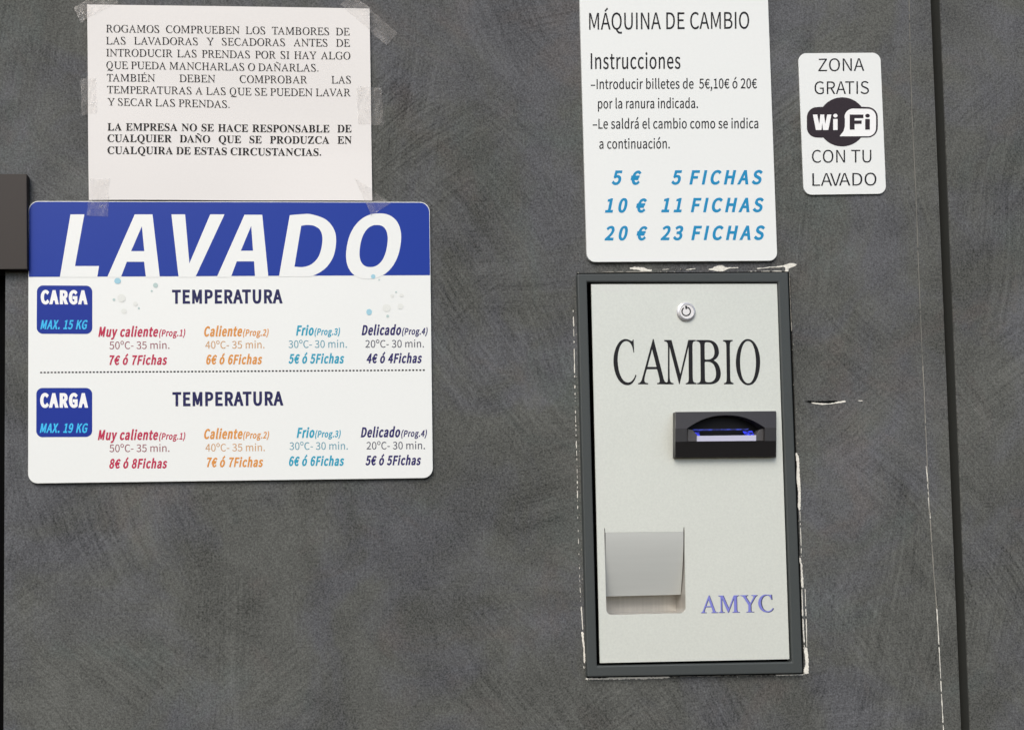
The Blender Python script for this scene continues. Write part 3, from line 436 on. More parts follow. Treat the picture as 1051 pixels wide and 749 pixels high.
C|1008|597,-22 522,-17 474,-9 427,2 360,27 319,49 260,87 224,117 175,168 131,226 107,268 78,336 56,405 45,468 42,510 45,573 55,634 73,693 88,730 115,785 150,835 188,880 232,920 272,949 324,978 351,989 407,1007 466,1018 496,1021 545,1021 602,1016 664,1003 751,980 775,976 790,977 804,984 811,993 818,1012 848,1012 871,715 840,715 822,780 798,835 767,881 729,918 700,938 684,947 650,960 595,972 537,974 485,966 436,951 391,926 349,895 324,870 301,842 270,796 246,743 228,687 220,646 214,604 211,560 213,515 218,470 226,423 247,345 269,287 296,235 311,211 328,189 363,148 384,129 426,97 471,72 494,63 542,48 592,41 618,40 656,42 693,48 727,57 761,69 791,86 821,105 849,129 875,156 899,187 922,221 956,197 919,135 890,100 844,55 810,32 774,13 713,-8 645,-20
D|1091|44,0 45,29 79,30 101,33 128,42 141,50 155,67 162,84 167,104 170,156 165,828 163,864 158,897 151,915 141,933 127,946 102,959 67,967 24,971 25,1000 447,1000 504,996 560,988 638,968 711,940 778,903 819,875 857,843 892,807 924,768 952,727 976,682 997,635 1013,585 1024,539 1032,493 1035,449 1033,405 1028,363 1012,302 997,263 977,227 954,192 927,160 879,116 843,90 803,67 760,47 713,30 636,12 580,4 521,0;484,48 533,50 578,55 619,65 657,78 692,95 723,115 763,150 786,177 806,207 822,239 836,273 851,327 856,366 859,406 859,447 854,510 847,553 832,618 822,650 799,709 785,737 755,786 719,830 699,849 657,883 634,898 585,922 559,931 532,939 474,949 412,952 371,950 343,944 335,940 326,932 318,915 312,878 311,832 318,180 321,124 324,105 332,88 340,78 357,66 378,58 407,53 443,49
E|923|41,0 40,29 71,30 94,33 120,41 133,49 146,66 153,83 157,104 160,158 155,828 153,864 148,897 142,915 132,933 119,946 95,959 61,967 19,971 18,1000 786,1000 804,783 780,783 758,848 744,875 729,897 703,919 669,935 624,944 568,950 385,951 356,949 330,944 316,937 309,928 303,908 301,869 302,559 464,561 516,568 543,576 573,592 593,616 606,647 611,672 612,701 640,701 637,347 611,347 600,403 583,450 566,477 544,495 514,504 474,509 304,510 307,179 309,122 314,96 325,77 343,63 373,54 419,51 571,51 625,56 674,65 715,78 740,89 773,110 793,126 818,155 839,190 858,230 873,275 902,275 874,0
G|1091|636,-22 555,-17 503,-9 453,3 381,29 335,51 273,90 216,137 166,191 137,230 101,294 74,364 57,431 48,495 48,558 55,619 70,679 82,717 107,772 137,824 173,870 200,898 244,935 292,966 344,990 401,1008 461,1018 526,1022 566,1020 605,1016 662,1004 699,993 800,958 826,952 840,951 863,956 876,965 889,983 898,1010 923,1010 940,704 917,704 895,753 883,776 855,818 825,855 808,873 770,903 731,929 688,948 667,956 644,963 597,971 547,974 497,971 473,966 428,953 387,932 351,905 318,871 289,832 277,811 255,765 238,713 225,658 218,599 215,542 217,485 225,429 238,373 247,340 270,280 298,225 314,200 331,177 369,134 412,97 459,68 483,56 533,38 560,31 615,24 673,24 713,31 749,44 780,62 804,84 817,109 821,137 817,340 813,387 807,412 801,424 792,434 782,441 770,447 728,455 666,461 666,488 1071,488 1071,461 1026,458 1000,450 978,434 970,421 966,410 962,368 961,338 970,75 911,40 849,13 815,3 781,-6 711,-18
H|1091|52,0 51,29 82,30 110,34 130,41 143,50 158,71 167,102 169,146 164,828 162,864 157,897 151,915 141,933 128,946 105,959 72,967 30,971 29,1000 427,1000 427,971 397,970 376,967 358,962 337,950 323,932 316,915 312,894 308,838 311,591 316,575 325,565 342,560 367,558 741,558 763,561 769,564 774,568 776,576 778,590 775,837 773,877 768,902 763,915 753,933 739,946 728,953 690,965 639,971 639,1000 1037,1000 1037,971 1003,970 983,967 966,961 946,949 937,939 929,924 924,906 920,884 918,844 925,172 930,105 937,83 947,66 961,53 985,41 1018,33 1060,29 1060,0 662,0 662,29 693,30 722,34 743,41 756,50 766,62 771,71 776,89 780,110 781,146 778,469 772,487 763,496 746,501 721,503 349,503 324,500 319,497 315,491 311,473 314,172 316,121 320,97 325,83 335,66 344,57 360,46 397,35 449,29 450,0
I|503|51,0 51,29 85,30 114,34 136,41 149,50 165,71 170,89 174,110 177,156 171,828 168,872 165,897 159,915 147,933 132,946 107,959 72,967 27,971 28,1000 452,1000 453,971 416,970 395,967 377,961 356,949 347,939 339,924 333,906 330,884 328,844 333,162 336,129 340,102 347,83 357,66 372,53 396,41 431,33 475,29 476,0
L|923|41,0 40,29 71,30 103,35 119,42 139,55 147,67 154,84 160,115 162,156 155,851 153,879 149,902 141,922 130,938 113,950 87,961 51,968 19,971 18,1000 417,1000 415,973 390,971 360,966 344,959 326,946 317,933 310,917 304,885 302,845 308,198 311,120 317,96 326,80 343,65 367,56 402,52 538,51 601,52 656,58 717,70 753,85 775,97 794,113 811,130 825,151 844,187 861,232 876,283 903,283 888,0
M|1343|33,0 34,29 72,31 95,34 119,41 135,50 146,62 151,71 160,102 164,156 167,837 165,870 161,896 154,915 142,933 128,946 101,959 65,967 18,971 19,1000 313,1000 659,233 980,1000 1279,1000 1279,971 1240,970 1219,967 1191,958 1178,949 1169,939 1160,924 1154,906 1150,884 1148,844 1155,172 1161,105 1169,83 1179,66 1195,53 1221,41 1257,33 1303,29 1304,0 872,0 873,25 909,28 931,33 954,42 967,52 975,60 983,77 992,114 995,166 989,844 631,0 610,0 232,845 232,206 237,130 244,103 249,87 257,73 271,57 288,46 310,38 349,30 385,27 386,0
N|1091|913,-23 239,802 242,169 247,109 254,85 259,72 277,53 294,43 317,37 357,31 395,29 395,0 43,0 42,29 82,31 104,35 131,45 144,54 158,74 165,92 168,115 171,156 169,853 166,874 160,892 148,911 131,929 100,952 75,964 48,970 19,971 18,1000 244,1000 873,233 869,831 867,867 863,895 857,915 851,928 833,947 816,957 793,963 752,969 714,971 713,1000 1068,1000 1067,971 1031,969 1002,965 979,956 966,947 950,924 940,891 938,844 944,-23
O|1091|567,-22 519,-20 451,-10 409,0 367,15 327,32 289,53 253,77 205,119 162,168 137,204 114,242 95,283 79,326 68,368 56,427 52,466 51,505 56,563 67,619 82,674 103,727 129,777 149,808 182,852 220,892 262,928 306,958 338,975 388,997 423,1008 459,1016 513,1021 580,1020 625,1014 669,1005 711,992 751,975 790,955 825,932 875,892 919,845 946,811 969,774 989,735 1006,694 1024,634 1034,586 1039,537 1039,488 1036,438 1028,390 1012,327 997,281 969,223 938,169 909,132 869,89 823,52 774,23 748,11 692,-7 663,-13 631,-18;556,22 585,23 614,28 641,36 679,54 702,71 735,99 754,121 781,158 798,186 819,231 831,262 845,313 853,348 863,403 867,459 868,498 865,557 861,596 854,635 842,693 829,738 812,785 779,846 767,864 740,896 710,923 678,945 643,961 626,967 587,976 548,978 516,977 487,971 457,962 417,941 390,923 366,902 334,865 313,837 287,789 272,754 258,717 247,678 238,637 230,583 226,535 226,487 228,438 233,390 241,343 253,295 279,221 301,178 325,140 354,107 369,92 403,67 437,47 455,39 494,28 535,22
P|840|48,0 47,29 80,30 102,33 129,41 142,49 157,65 163,82 167,102 170,156 164,846 162,877 157,902 148,922 137,938 121,951 95,961 69,967 25,971 24,1000 431,1000 491,998 547,991 596,980 642,964 682,944 717,919 747,890 773,857 794,819 808,776 819,726 818,679 807,636 795,609 777,584 757,562 717,533 670,509 634,497 593,488 526,480 336,478 325,476 318,467 322,139 325,108 330,90 337,76 345,64 361,50 375,43 419,33 481,29 481,0;402,522 460,524 509,533 552,547 587,566 615,591 635,621 646,655 651,694 650,714 644,759 626,817 604,861 575,896 539,923 498,942 448,953 382,956 354,953 335,944 326,934 318,909 315,871 317,564 322,541 327,533 332,528 354,523
Q|1091|780,-279 736,-277 676,-268 620,-255 479,-217 434,-208 400,-204 359,-206 316,-220 273,-246 245,-270 222,-246 408,-7 359,9 336,19 291,41 250,69 213,100 177,136 161,156 133,198 120,221 98,269 79,321 66,369 59,410 52,470 51,510 56,570 65,627 75,664 86,699 116,767 152,829 196,884 245,931 299,969 328,985 357,998 388,1008 434,1018 482,1022 525,1020 566,1015 606,1006 644,993 699,968 735,947 782,910 811,882 838,850 862,817 885,780 903,742 919,701 939,626 949,564 952,503 949,442 940,382 923,322 913,294 888,239 858,187 822,138 780,92 734,53 708,36 655,10 598,-7 536,-16 483,-19 463,-24 457,-28 397,-100 424,-97 465,-97 537,-104 613,-120 748,-158 804,-171 845,-177 875,-177 894,-173 931,-158 967,-134 1000,-99 1033,-55 1059,-75 1037,-116 1014,-152 991,-183 954,-221 914,-248 885,-262 836,-275;513,23 554,27 574,31 593,38 628,56 662,82 677,98 692,116 718,156 741,202 750,227 768,282 775,312 787,376 790,409 795,477 795,510 791,576 788,609 782,642 768,707 753,757 735,802 725,822 703,860 691,877 664,907 635,932 603,951 570,964 553,969 534,973 497,975 467,974 439,968 413,959 376,939 352,920 331,899 302,863 284,834 269,803 248,753 227,678 219,637 214,583 210,517 210,485 212,452 218,387 223,355 238,290 252,241 270,197 281,177 303,139 329,107 343,92 373,68 405,48 421,40 457,29 493,24
R|1008|48,0 47,29 79,30 100,33 125,43 138,52 148,63 154,78 160,96 163,117 165,156 158,837 156,870 152,897 146,917 136,934 122,947 100,959 68,967 27,971 26,1000 438,1000 495,998 548,991 595,979 638,963 658,954 694,931 725,905 752,874 762,858 781,822 794,783 802,744 804,706 799,672 789,640 771,611 748,585 717,561 681,540 638,522 590,506 806,184 857,115 892,74 909,59 925,47 943,38 961,32 995,29 995,0 777,0 449,491 366,492 304,497 307,178 309,134 314,98 322,76 330,64 339,54 354,43 374,35 397,30 451,27 450,0;397,538 452,540 477,543 522,554 560,570 592,591 616,617 633,647 642,681 644,699 643,739 634,782 624,814 610,843 593,869 573,891 550,910 523,925 494,937 462,945 427,951 388,952 362,951 337,947 320,938 309,923 304,899 301,857 303,543
S|840|468,-20 404,-16 358,-10 283,7 215,26 189,29 165,25 153,17 145,6 140,-17 111,-17 63,314 93,315 125,236 151,190 180,149 213,114 231,98 269,71 308,50 349,35 392,26 437,23 483,27 512,36 539,50 566,74 586,105 597,141 598,181 595,203 586,233 569,270 535,315 500,352 447,398 269,530 184,601 157,627 126,663 102,699 84,735 68,790 63,831 67,870 73,895 84,917 98,938 114,957 145,981 169,994 197,1005 242,1016 276,1020 313,1022 387,1018 423,1012 519,987 541,983 556,984 574,991 583,1000 591,1017 621,1017 660,724 635,724 617,771 597,814 574,851 549,884 506,924 475,944 442,960 424,965 388,973 350,975 318,974 278,964 247,947 230,931 213,901 209,878 211,839 221,801 239,765 260,738 305,692 348,654 576,483 619,446 657,406 688,364 712,319 730,272 738,239 742,208 741,163 734,135 724,109 711,85 694,63 674,44 650,26 624,11 594,-1 562,-11 527,-17
T|923|255,0 253,29 294,30 319,33 347,41 362,51 371,59 381,76 391,113 395,143 397,192 393,903 391,918 386,932 375,942 358,947 344,948 268,947 221,943 182,936 149,925 121,910 107,898 95,884 86,868 78,851 68,820 61,757 29,760 26,1000 873,1000 896,753 868,753 852,815 841,843 828,868 813,889 796,907 766,926 741,936 694,945 656,948 576,948 563,947 553,942 547,935 543,922 544,185 546,137 550,108 556,85 563,72 571,61 586,48 605,39 631,34 663,30 717,29 717,0
U|1091|610,-22 549,-19 493,-10 440,4 390,25 344,51 303,81 284,98 251,135 225,175 205,219 198,243 190,278 185,321 182,372 177,843 171,899 165,918 158,930 139,949 120,959 94,965 61,970 21,973 21,1000 464,1000 466,973 423,971 400,967 380,960 358,944 345,922 337,902 333,879 330,821 336,390 338,325 346,259 357,218 379,171 410,131 435,108 479,81 528,61 565,54 624,49 674,52 718,61 758,75 780,88 801,102 827,128 840,148 852,171 863,215 869,254 874,359 870,778 868,820 861,867 854,896 847,913 834,935 823,945 805,957 780,965 749,970 710,973 708,1000 1062,1000 1065,973 1013,970 1000,966 977,955 967,948 953,929 942,897 939,859 937,805 942,299 936,229 928,187 918,150 904,117 889,88 869,62 833,31 805,14 756,-4 719,-13 656,-20
V|1091|523,-22 205,850 189,887 172,916 159,932 144,944 120,958 91,967 69,970 31,971 24,1000 426,1000 429,974 391,973 371,969 355,964 343,955 334,939 333,923 334,902 349,849 580,205 844,806 862,854 869,880 871,901 870,918 863,936 853,949 839,958 816,966 787,970 748,971 742,1000 1051,1000 1053,971 1027,968 1013,962 1000,953 983,934 957,889 933,840 555,-22
Y|1091|384,0 387,26 447,32 482,41 497,49 505,56 511,64 518,79 523,103 525,133 523,432 278,802 251,840 219,882 195,907 173,928 134,952 92,965 65,970 34,971 33,1000 475,1000 473,971 411,965 391,959 378,951 373,944 370,934 370,923 373,907 382,886 405,845 628,506 809,801 836,853 844,874 848,893 849,909 846,924 837,938 829,946 813,956 789,963 757,968 711,971 711,1000 1061,1000 1062,968 1046,967 1030,962 1015,955 1001,945 972,916 941,876 906,824 670,441 672,142 675,102 680,79 686,66 694,55 705,47 723,38 770,29 838,26 836,0
Z|923|53,0 47,22 586,945 275,944 214,939 164,927 125,909 107,897 93,883 75,859 60,830 49,796 41,757 14,757 23,1000 792,1000 796,984 254,58 602,59 683,66 714,71 742,79 764,88 784,100 801,114 817,131 835,158 852,195 865,240 872,275 902,275 890,0
Ñ|1091|913,-23 239,802 242,169 247,109 254,85 259,72 277,53 294,43 317,37 357,31 395,29 395,0 43,0 42,29 82,31 104,35 131,45 144,54 158,74 165,92 168,115 171,156 169,853 166,874 160,892 148,911 131,929 100,952 75,964 48,970 19,971 18,1000 244,1000 873,233 869,831 867,867 863,895 857,915 851,928 833,947 816,957 793,963 752,969 714,971 713,1000 1068,1000 1067,971 1031,969 1002,965 979,956 966,947 950,924 940,891 938,844 944,-23;333,1168 368,1198 403,1222 438,1235 473,1234 508,1220 543,1199 578,1175 613,1156 648,1145 683,1144 718,1153 753,1168 753,1132 718,1102 683,1078 648,1065 613,1066 578,1080 543,1101 508,1125 473,1144 438,1155 403,1156 368,1147 333,1132
É|923|41,0 40,29 71,30 94,33 120,41 133,49 146,66 153,83 157,104 160,158 155,828 153,864 148,897 142,915 132,933 119,946 95,959 61,967 19,971 18,1000 786,1000 804,783 780,783 758,848 744,875 729,897 703,919 669,935 624,944 568,950 385,951 356,949 330,944 316,937 309,928 303,908 301,869 302,559 464,561 516,568 543,576 573,592 593,616 606,647 611,672 612,701 640,701 637,347 611,347 600,403 583,450 566,477 544,495 514,504 474,509 304,510 307,179 309,122 314,96 325,77 343,63 373,54 419,51 571,51 625,56 674,65 715,78 740,89 773,110 793,126 818,155 839,190 858,230 873,275 902,275 874,0;510,1270 570,1290 610,1230 440,1060 400,1060
.|378|260,75 250,112 222,140 185,150 148,140 120,112 110,75 120,38 147,10 185,0 222,10 250,37
 |370|
""")


# ------------------------------------------------------------------ materials
class Mat:
    def __init__(self, name, base=(0.5, 0.5, 0.5, 1), rough=0.5, metal=0.0, spec=0.5):
        self.m = bpy.data.materials.new(name)
        self.m.use_nodes = True
        self.t = self.m.node_tree
        self.b = self.t.nodes['Principled BSDF']
        self.set(base=base, rough=rough, metal=metal)
        self.b.inputs['Specular IOR Level'].default_value = spec
        self.tc = None

    def set(self, base=None, rough=None, metal=None):
        if base is not None:
            self.b.inputs['Base Color'].default_value = base
        if rough is not None:
            self.b.inputs['Roughness'].default_value = rough
        if metal is not None:
            self.b.inputs['Metallic'].default_value = metal

    def node(self, kind, **kw):
        n = self.t.nodes.new(kind)
        for k, v in kw.items():
            if k in n.inputs:
                n.inputs[k].default_value = v
            else:
                setattr(n, k, v)
        return n

    def link(self, a, b):
        self.t.links.new(a, b)

    def coord(self, scale=(1, 1, 1), rot=(0, 0, 0), src=None):
        if self.tc is None:
            self.tc = self.node('ShaderNodeTexCoord')
        mp = self.node('ShaderNodeMapping')
        mp.inputs['Scale'].default_value = scale
        mp.inputs['Rotation'].default_value = rot
        self.link(src or self.tc.outputs['Object'], mp.inputs['Vector'])
        return mp.outputs[0]

    def noise(self, scale, detail=4, rough=0.55, vec=None, dist=0.0):
        n = self.node('ShaderNodeTexNoise')
        n.inputs['Scale'].default_value = scale
        n.inputs['Detail'].default_value = detail
        n.inputs['Roughness'].default_value = rough
        n.inputs['Distortion'].default_value = dist
        self.link(vec or self.coord(), n.inputs['Vector'])
        return n.outputs['Fac']

    def ramp(self, fac, stops):
        n = self.node('ShaderNodeValToRGB')
        e = n.color_ramp.elements
        while len(e) < len(stops):
            e.new(0.5)
        for el, (p, c) in zip(e, stops):
            el.position = p
            el.color = c if len(c) == 4 else (*c, 1)
        self.link(fac, n.inputs[0])
        return n.outputs[0]

    def rng(self, fac, a, b, c, d):
        n = self.node('ShaderNodeMapRange')
        for i, v in zip((1, 2, 3, 4), (a, b, c, d)):
            n.inputs[i].default_value = v
        self.link(fac, n.inputs[0])
        return n.outputs[0]

    def math(self, op, a, b):
        n = self.node('ShaderNodeMath', operation=op)
        for i, v in enumerate((a, b)):
            if isinstance(v, (int, float)):
                n.inputs[i].default_value = v
            else:
                self.link(v, n.inputs[i])
        return n.outputs[0]

    def mix(self, fac, a, b, mode='MIX'):
        n = self.node('ShaderNodeMix', data_type='RGBA', blend_type=mode)
        for i, v in ((0, fac), (6, a), (7, b)):
            if isinstance(v, (int, float)):
                n.inputs[i].default_value = v
            elif isinstance(v, tuple):
                n.inputs[i].default_value = v
            else:
                self.link(v, n.inputs[i])
        return n.outputs[2]

    def color(self, sock):
        self.link(sock, self.b.inputs['Base Color'])

    def rough(self, sock):
        self.link(sock, self.b.inputs['Roughness'])

    def bump(self, sock, strength=0.3, dist=0.001):
        n = self.node('ShaderNodeBump')
        n.inputs['Strength'].default_value = strength
        n.inputs['Distance'].default_value = dist
        self.link(sock, n.inputs['Height'])
        self.link(n.outputs[0], self.b.inputs['Normal'])
        return n


def g(v):
    return (v, v, v, 1)


def plaster(name):
    M = Mat(name, rough=0.8, spec=0.1)
    M.coord()
    warp = M.node('ShaderNodeTexNoise')
    warp.inputs['Scale'].default_value = 2.6
    warp.inputs['Detail'].default_value = 2
    M.link(M.coord(), warp.inputs['Vector'])
    add = M.node('ShaderNodeMix', data_type='VECTOR')
    add.inputs[0].default_value = 0.10
    M.link(M.tc.outputs['Object'], add.inputs[4])
    M.link(warp.outputs['Color'], add.inputs[5])
    wv = add.outputs[1]
    # trowel strokes: families of long fine scratches, each showing in its own patches
    tot = None
    fams = [(38, 5.2, .53, .66, 1.0, 0.0), (-52, 4.4, .52, .66, 1.0, 1.7), (82, 4.8, .52, .66, .8, 3.1), (12, 6.0, .56, .68, .7, 4.9), (-70, 6.4, .54, .66, .8, 6.3)]
    for ang, ms, lo, hi, k, off in fams:
        rv = M.coord((1, 1, 1), (0, R(ang), 0), wv)
        s = M.noise(1, 3, 0.65, M.coord((9, 1, 300), src=rv))
        mp = M.node('ShaderNodeMapping')
        mp.inputs['Location'].default_value = (off, off * .3, off * .7)
        M.link(M.tc.outputs['Object'], mp.inputs['Vector'])
        mask = M.rng(M.noise(ms, 3, 0.55, mp.outputs[0], 0.5), lo - .03, hi, 0.0, k)
        e = M.math('MULTIPLY', M.math('SUBTRACT', s, 0.5), mask)
        tot = e if tot is None else M.math('ADD', tot, e)
    big = M.noise(5.0, 5, 0.62, M.coord((1, 1, 0.8)), 0.8)
    mid = M.noise(22, 5, 0.62, wv, 0.6)
    fine = M.noise(520, 2, 0.8)
    grit = M.noise(260, 3, 0.75)
    cen = lambda f, k: M.math('MULTIPLY', M.math('SUBTRACT', f, 0.5), k)
    v = M.math('ADD', cen(big, 1.0), 1.0)
    for f, k in ((mid, 0.5), (mid, 0.25), (fine, 1.7), (grit, 1.1), (None, 1.4)):
        v = M.math('ADD', v, cen(f, k) if f is not None else M.math('MULTIPLY', tot, k))
    pits = M.rng(M.noise(140, 2, 0.6), 0.70, 0.78, 0.0, 1.0)
    v = M.math('SUBTRACT', v, M.math('MULTIPLY', pits, 0.35))
    # faint colour blotches in the cement
    tint = M.mix(M.rng(M.noise(7, 4, 0.6, None, 0.8), .44, .60, 0, 1), lin(94, 95, 91), lin(95, 96, 98))
    shift = M.node('ShaderNodeMapping')
    shift.inputs['Location'].default_value = (3.3, 1.2, 5.1)
    M.link(M.tc.outputs['Object'], shift.inputs['Vector'])
    tint = M.mix(M.rng(M.noise(9, 4, 0.62, shift.outputs[0], 1.0), .56, .68, 0, .4), tint, lin(102, 96, 92))
    shift2 = M.node('ShaderNodeMapping')
    shift2.inputs['Location'].default_value = (7.3, 2.2, 0.4)
    M.link(M.tc.outputs['Object'], shift2.inputs['Vector'])
    tint = M.mix(M.rng(M.noise(6, 4, 0.62, shift2.outputs[0], 1.0), .58, .70, 0, .6), tint, lin(93, 99, 96))
    col = M.node('ShaderNodeVectorMath', operation='MULTIPLY')
    M.link(tint, col.inputs[0])
    M.link(M.math('MULTIPLY', v, 0.87), col.inputs[1])
    M.color(col.outputs[0])
    h = M.math('ADD', M.math('MULTIPLY', tot, 1.6), M.math('MULTIPLY', grit, 0.45))
    h = M.math('ADD', h, M.math('MULTIPLY', mid, 1.2))
    M.bump(h, 0.32, 0.0010)
    return M.m


def speckled(name, c, rough, amount=0.06, scale=600, metal=0.0, spec=0.5, stretch=(1, 1, 1), bump=0.0):
    M = Mat(name, rough=rough, metal=metal, spec=spec)
    n = M.noise(scale, 3, 0.65, M.coord(stretch))
    w = M.noise(11, 4, 0.55, None, 0.5)
    k = M.math('ADD', M.math('MULTIPLY', M.math('SUBTRACT', n, 0.5), amount * 4), 1.0)
    k = M.math('ADD', k, M.math('MULTIPLY', M.math('SUBTRACT', w, 0.5), amount * 1.2))
    cc = M.node('ShaderNodeVectorMath', operation='MULTIPLY')
    cc.inputs[0].default_value = c[:3]
    M.link(k, cc.inputs[1])
    M.color(cc.outputs[0])
    if bump:
        M.bump(n, bump, 0.0003)
    return M.m


def ink(name, c, rough=0.45):
    return speckled(name, c, rough, 0.03, 900, spec=0.15)


PLASTER = plaster('dark trowelled plaster')
GROOVE = speckled('dark groove lining', lin(64, 65, 62), 0.85, 0.08, 500, spec=0.1)
CHIP = speckled('bare white plaster', lin(226, 223, 212), 0.9, 0.22, 300, spec=0.1, bump=0.5)
CHIP_GREY = speckled('scuffed pale plaster', lin(150, 147, 138), 0.9, 0.12, 420, spec=0.1, bump=0.5)
WHITE = speckled('white composite board', lin(230, 232, 228), 0.42, 0.012, 300)
PAPER = speckled('office paper', lin(227, 224, 220), 0.85, 0.015, 500, spec=0.2)
BLUE = ink('blue print', lin(30, 58, 150), 0.36)
BADGE = ink('badge blue print', lin(26, 50, 144), 0.4)
SKYBLUE = ink('light blue print', lin(64, 186, 236))
WHITE_INK = ink('white print', lin(240, 240, 238))
NAVY = ink('navy print', lin(48, 42, 98))
NAVY2 = ink('dark navy print', lin(40, 40, 84))
RED = ink('red print', lin(186, 52, 82))
RED2 = ink('dull red print', lin(150, 92, 100))
ORANGE = ink('orange print', lin(216, 146, 74))
ORANGE2 = ink('dull orange print', lin(204, 158, 112))
CYAN = ink('cyan print', lin(48, 156, 184))
CYAN2 = ink('dull cyan print', lin(104, 156, 172))
GREY2 = ink('grey print', lin(84, 84, 96))
TURQ = ink('turquoise print', lin(36, 138, 186))
BLACK = ink('black print', lin(36, 35, 37))
BLACKN = ink('black toner', lin(38, 36, 36), 0.7)
LOGO = ink('dark brown print', lin(52, 44, 48))
DROP = ink('pale blue spot print', lin(158, 202, 216))
DROP2 = ink('pale green spot print', lin(182, 202, 198))
DROP3 = ink('faint grey spot print', lin(224, 226, 220))
FRAME = speckled('dark grey green metal', lin(66, 70, 69), 0.55, 0.07, 500, metal=0.0, spec=0.35, bump=0.15)
STEEL = speckled('silver painted steel', lin(212, 215, 206), 0.42, 0.055, 420, metal=0.12, spec=0.5, bump=0.05)
FLAPM = speckled('bent steel flap', lin(190, 192, 187), 0.42, 0.02, 260, metal=0.0, spec=0.35, stretch=(0.05, 1, 1))
BRUSH = speckled('brushed stainless steel', lin(190, 186, 178), 0.36, 0.10, 300, metal=0.45, stretch=(1, 1, 0.04))
CHROME = speckled('polished chrome', lin(206, 205, 206), 0.3, 0.01, 300, metal=0.45)
LOCKF = speckled('satin lock face', lin(228, 226, 224), 0.4, 0.02, 400, metal=0.1)
BLACKP = speckled('black plastic', lin(46, 44, 44), 0.42, 0.04, 600, bump=0.1)
BLACKP2 = speckled('slot black', lin(14, 14, 15), 0.6, 0.02, 600, spec=0.2)
GREYP = speckled('dark grey plastic', lin(72, 70, 70), 0.45, 0.03, 600)
TRAYP = speckled('white plastic', lin(190, 190, 210), 0.4, 0.02, 300)
BROWN = speckled('dark brown metal', lin(50, 44, 40), 0.6, 0.03, 300, spec=0.3)
PITCH_ = speckled('black metal', lin(6, 6, 6), 0.8, 0.02, 300, spec=0.05)
DARKIN = speckled('dark interior', lin(12, 13, 13), 0.9, 0.02, 300, spec=0.05)
VIOLET = speckled('violet blue enamel', lin(136, 140, 220), 0.3, 0.03, 300, metal=0.2)
VEDGE = speckled('dark letter edge', lin(62, 62, 84), 0.5, 0.03, 300)

led = Mat('blue led light')
led.b.inputs['Base Color'].default_value = (0.0, 0.0, 0.02, 1)
led.b.inputs['Emission Color'].default_value = (0.03, 0.05, 1.0, 1)
led_n = led.noise(260, 3, 0.6, led.coord((1, 1, 2)))
led.link(led.rng(led_n, 0.42, 0.6, 0.03, 0.8), led.b.inputs['Emission Strength'])
LED = led.m
led2 = Mat('dim blue led light')
led2.b.inputs['Base Color'].default_value = (0.0, 0.0, 0.02, 1)
led2.b.inputs['Emission Color'].default_value = (0.06, 0.09, 0.6, 1)
led2.link(led2.rng(led2.noise(160, 3, 0.6), 0.42, 0.6, 0.08, 0.5), led2.b.inputs['Emission Strength'])
LEDD = led2.m


def tape_mat():
    M = Mat('clear adhesive tape', lin(204, 198, 192), 0.16, 0, 0.5)
    n = M.noise(48, 4, 0.6, M.coord((1.0, 1, 0.8)), 1.0)
    n2 = M.noise(150, 3, 0.65, None, 1.5)
    cr = M.rng(M.math('ABSOLUTE', M.math('SUBTRACT', M.noise(70, 2, 0.5, M.coord((0.8, 1, 1.5)), 2.5), 0.5), 0.0), 0.0, 0.03, 1.0, 0.0)
    cr = M.math('MULTIPLY', cr, M.rng(M.noise(60, 2), 0.48, 0.6, 0.0, 1.0))
    a = M.math('ADD', M.rng(n, 0.35, 0.7, 0.08, 0.22), M.rng(n2, 0.60, 0.74, 0.0, 0.14))
    a = M.math('ADD', a, M.math('MULTIPLY', cr, 0.42))
    M.link(a, M.b.inputs['Alpha'])
    M.color(M.mix(cr, lin(204, 198, 192), lin(240, 240, 236)))  # crease highlights painted in: streaks get a whiter colour and more alpha
    M.bump(M.math('ADD', n, M.math('MULTIPLY', cr, 0.5)), 0.5, 0.0008)
    return M.m


TAPE = tape_mat()

# ------------------------------------------------------------------ the walls
# main wall: from the doorway at the left to the groove at the right, with an opening for the change machine
left_t, left_b = P(5.6, 276), P(3.6, 749)
gl_t, gl_b = P(955.0, 0), P(986.4, 749)
gr_t, gr_b = P(965.0, 0), P(996.0, 749)


def on_line(a, b, z):
    t = (z - a.z) / (b.z - a.z)
    return a.x + (b.x - a.x) * t


ZT, ZB = Z0 + 1.25, Z0 - 1.25                # the wall goes on above and below the picture
mx0, mx1 = P(598, 480).x, P(818, 480).x
mz0, mz1 = P(700, 688).z, P(700, 283).z
zd = left_t.z                                # top of the dark doorway
XL = P(0, 300).x - 0.7
zs = [ZB, mz0, mz1, zd, ZT]
zs.sort()


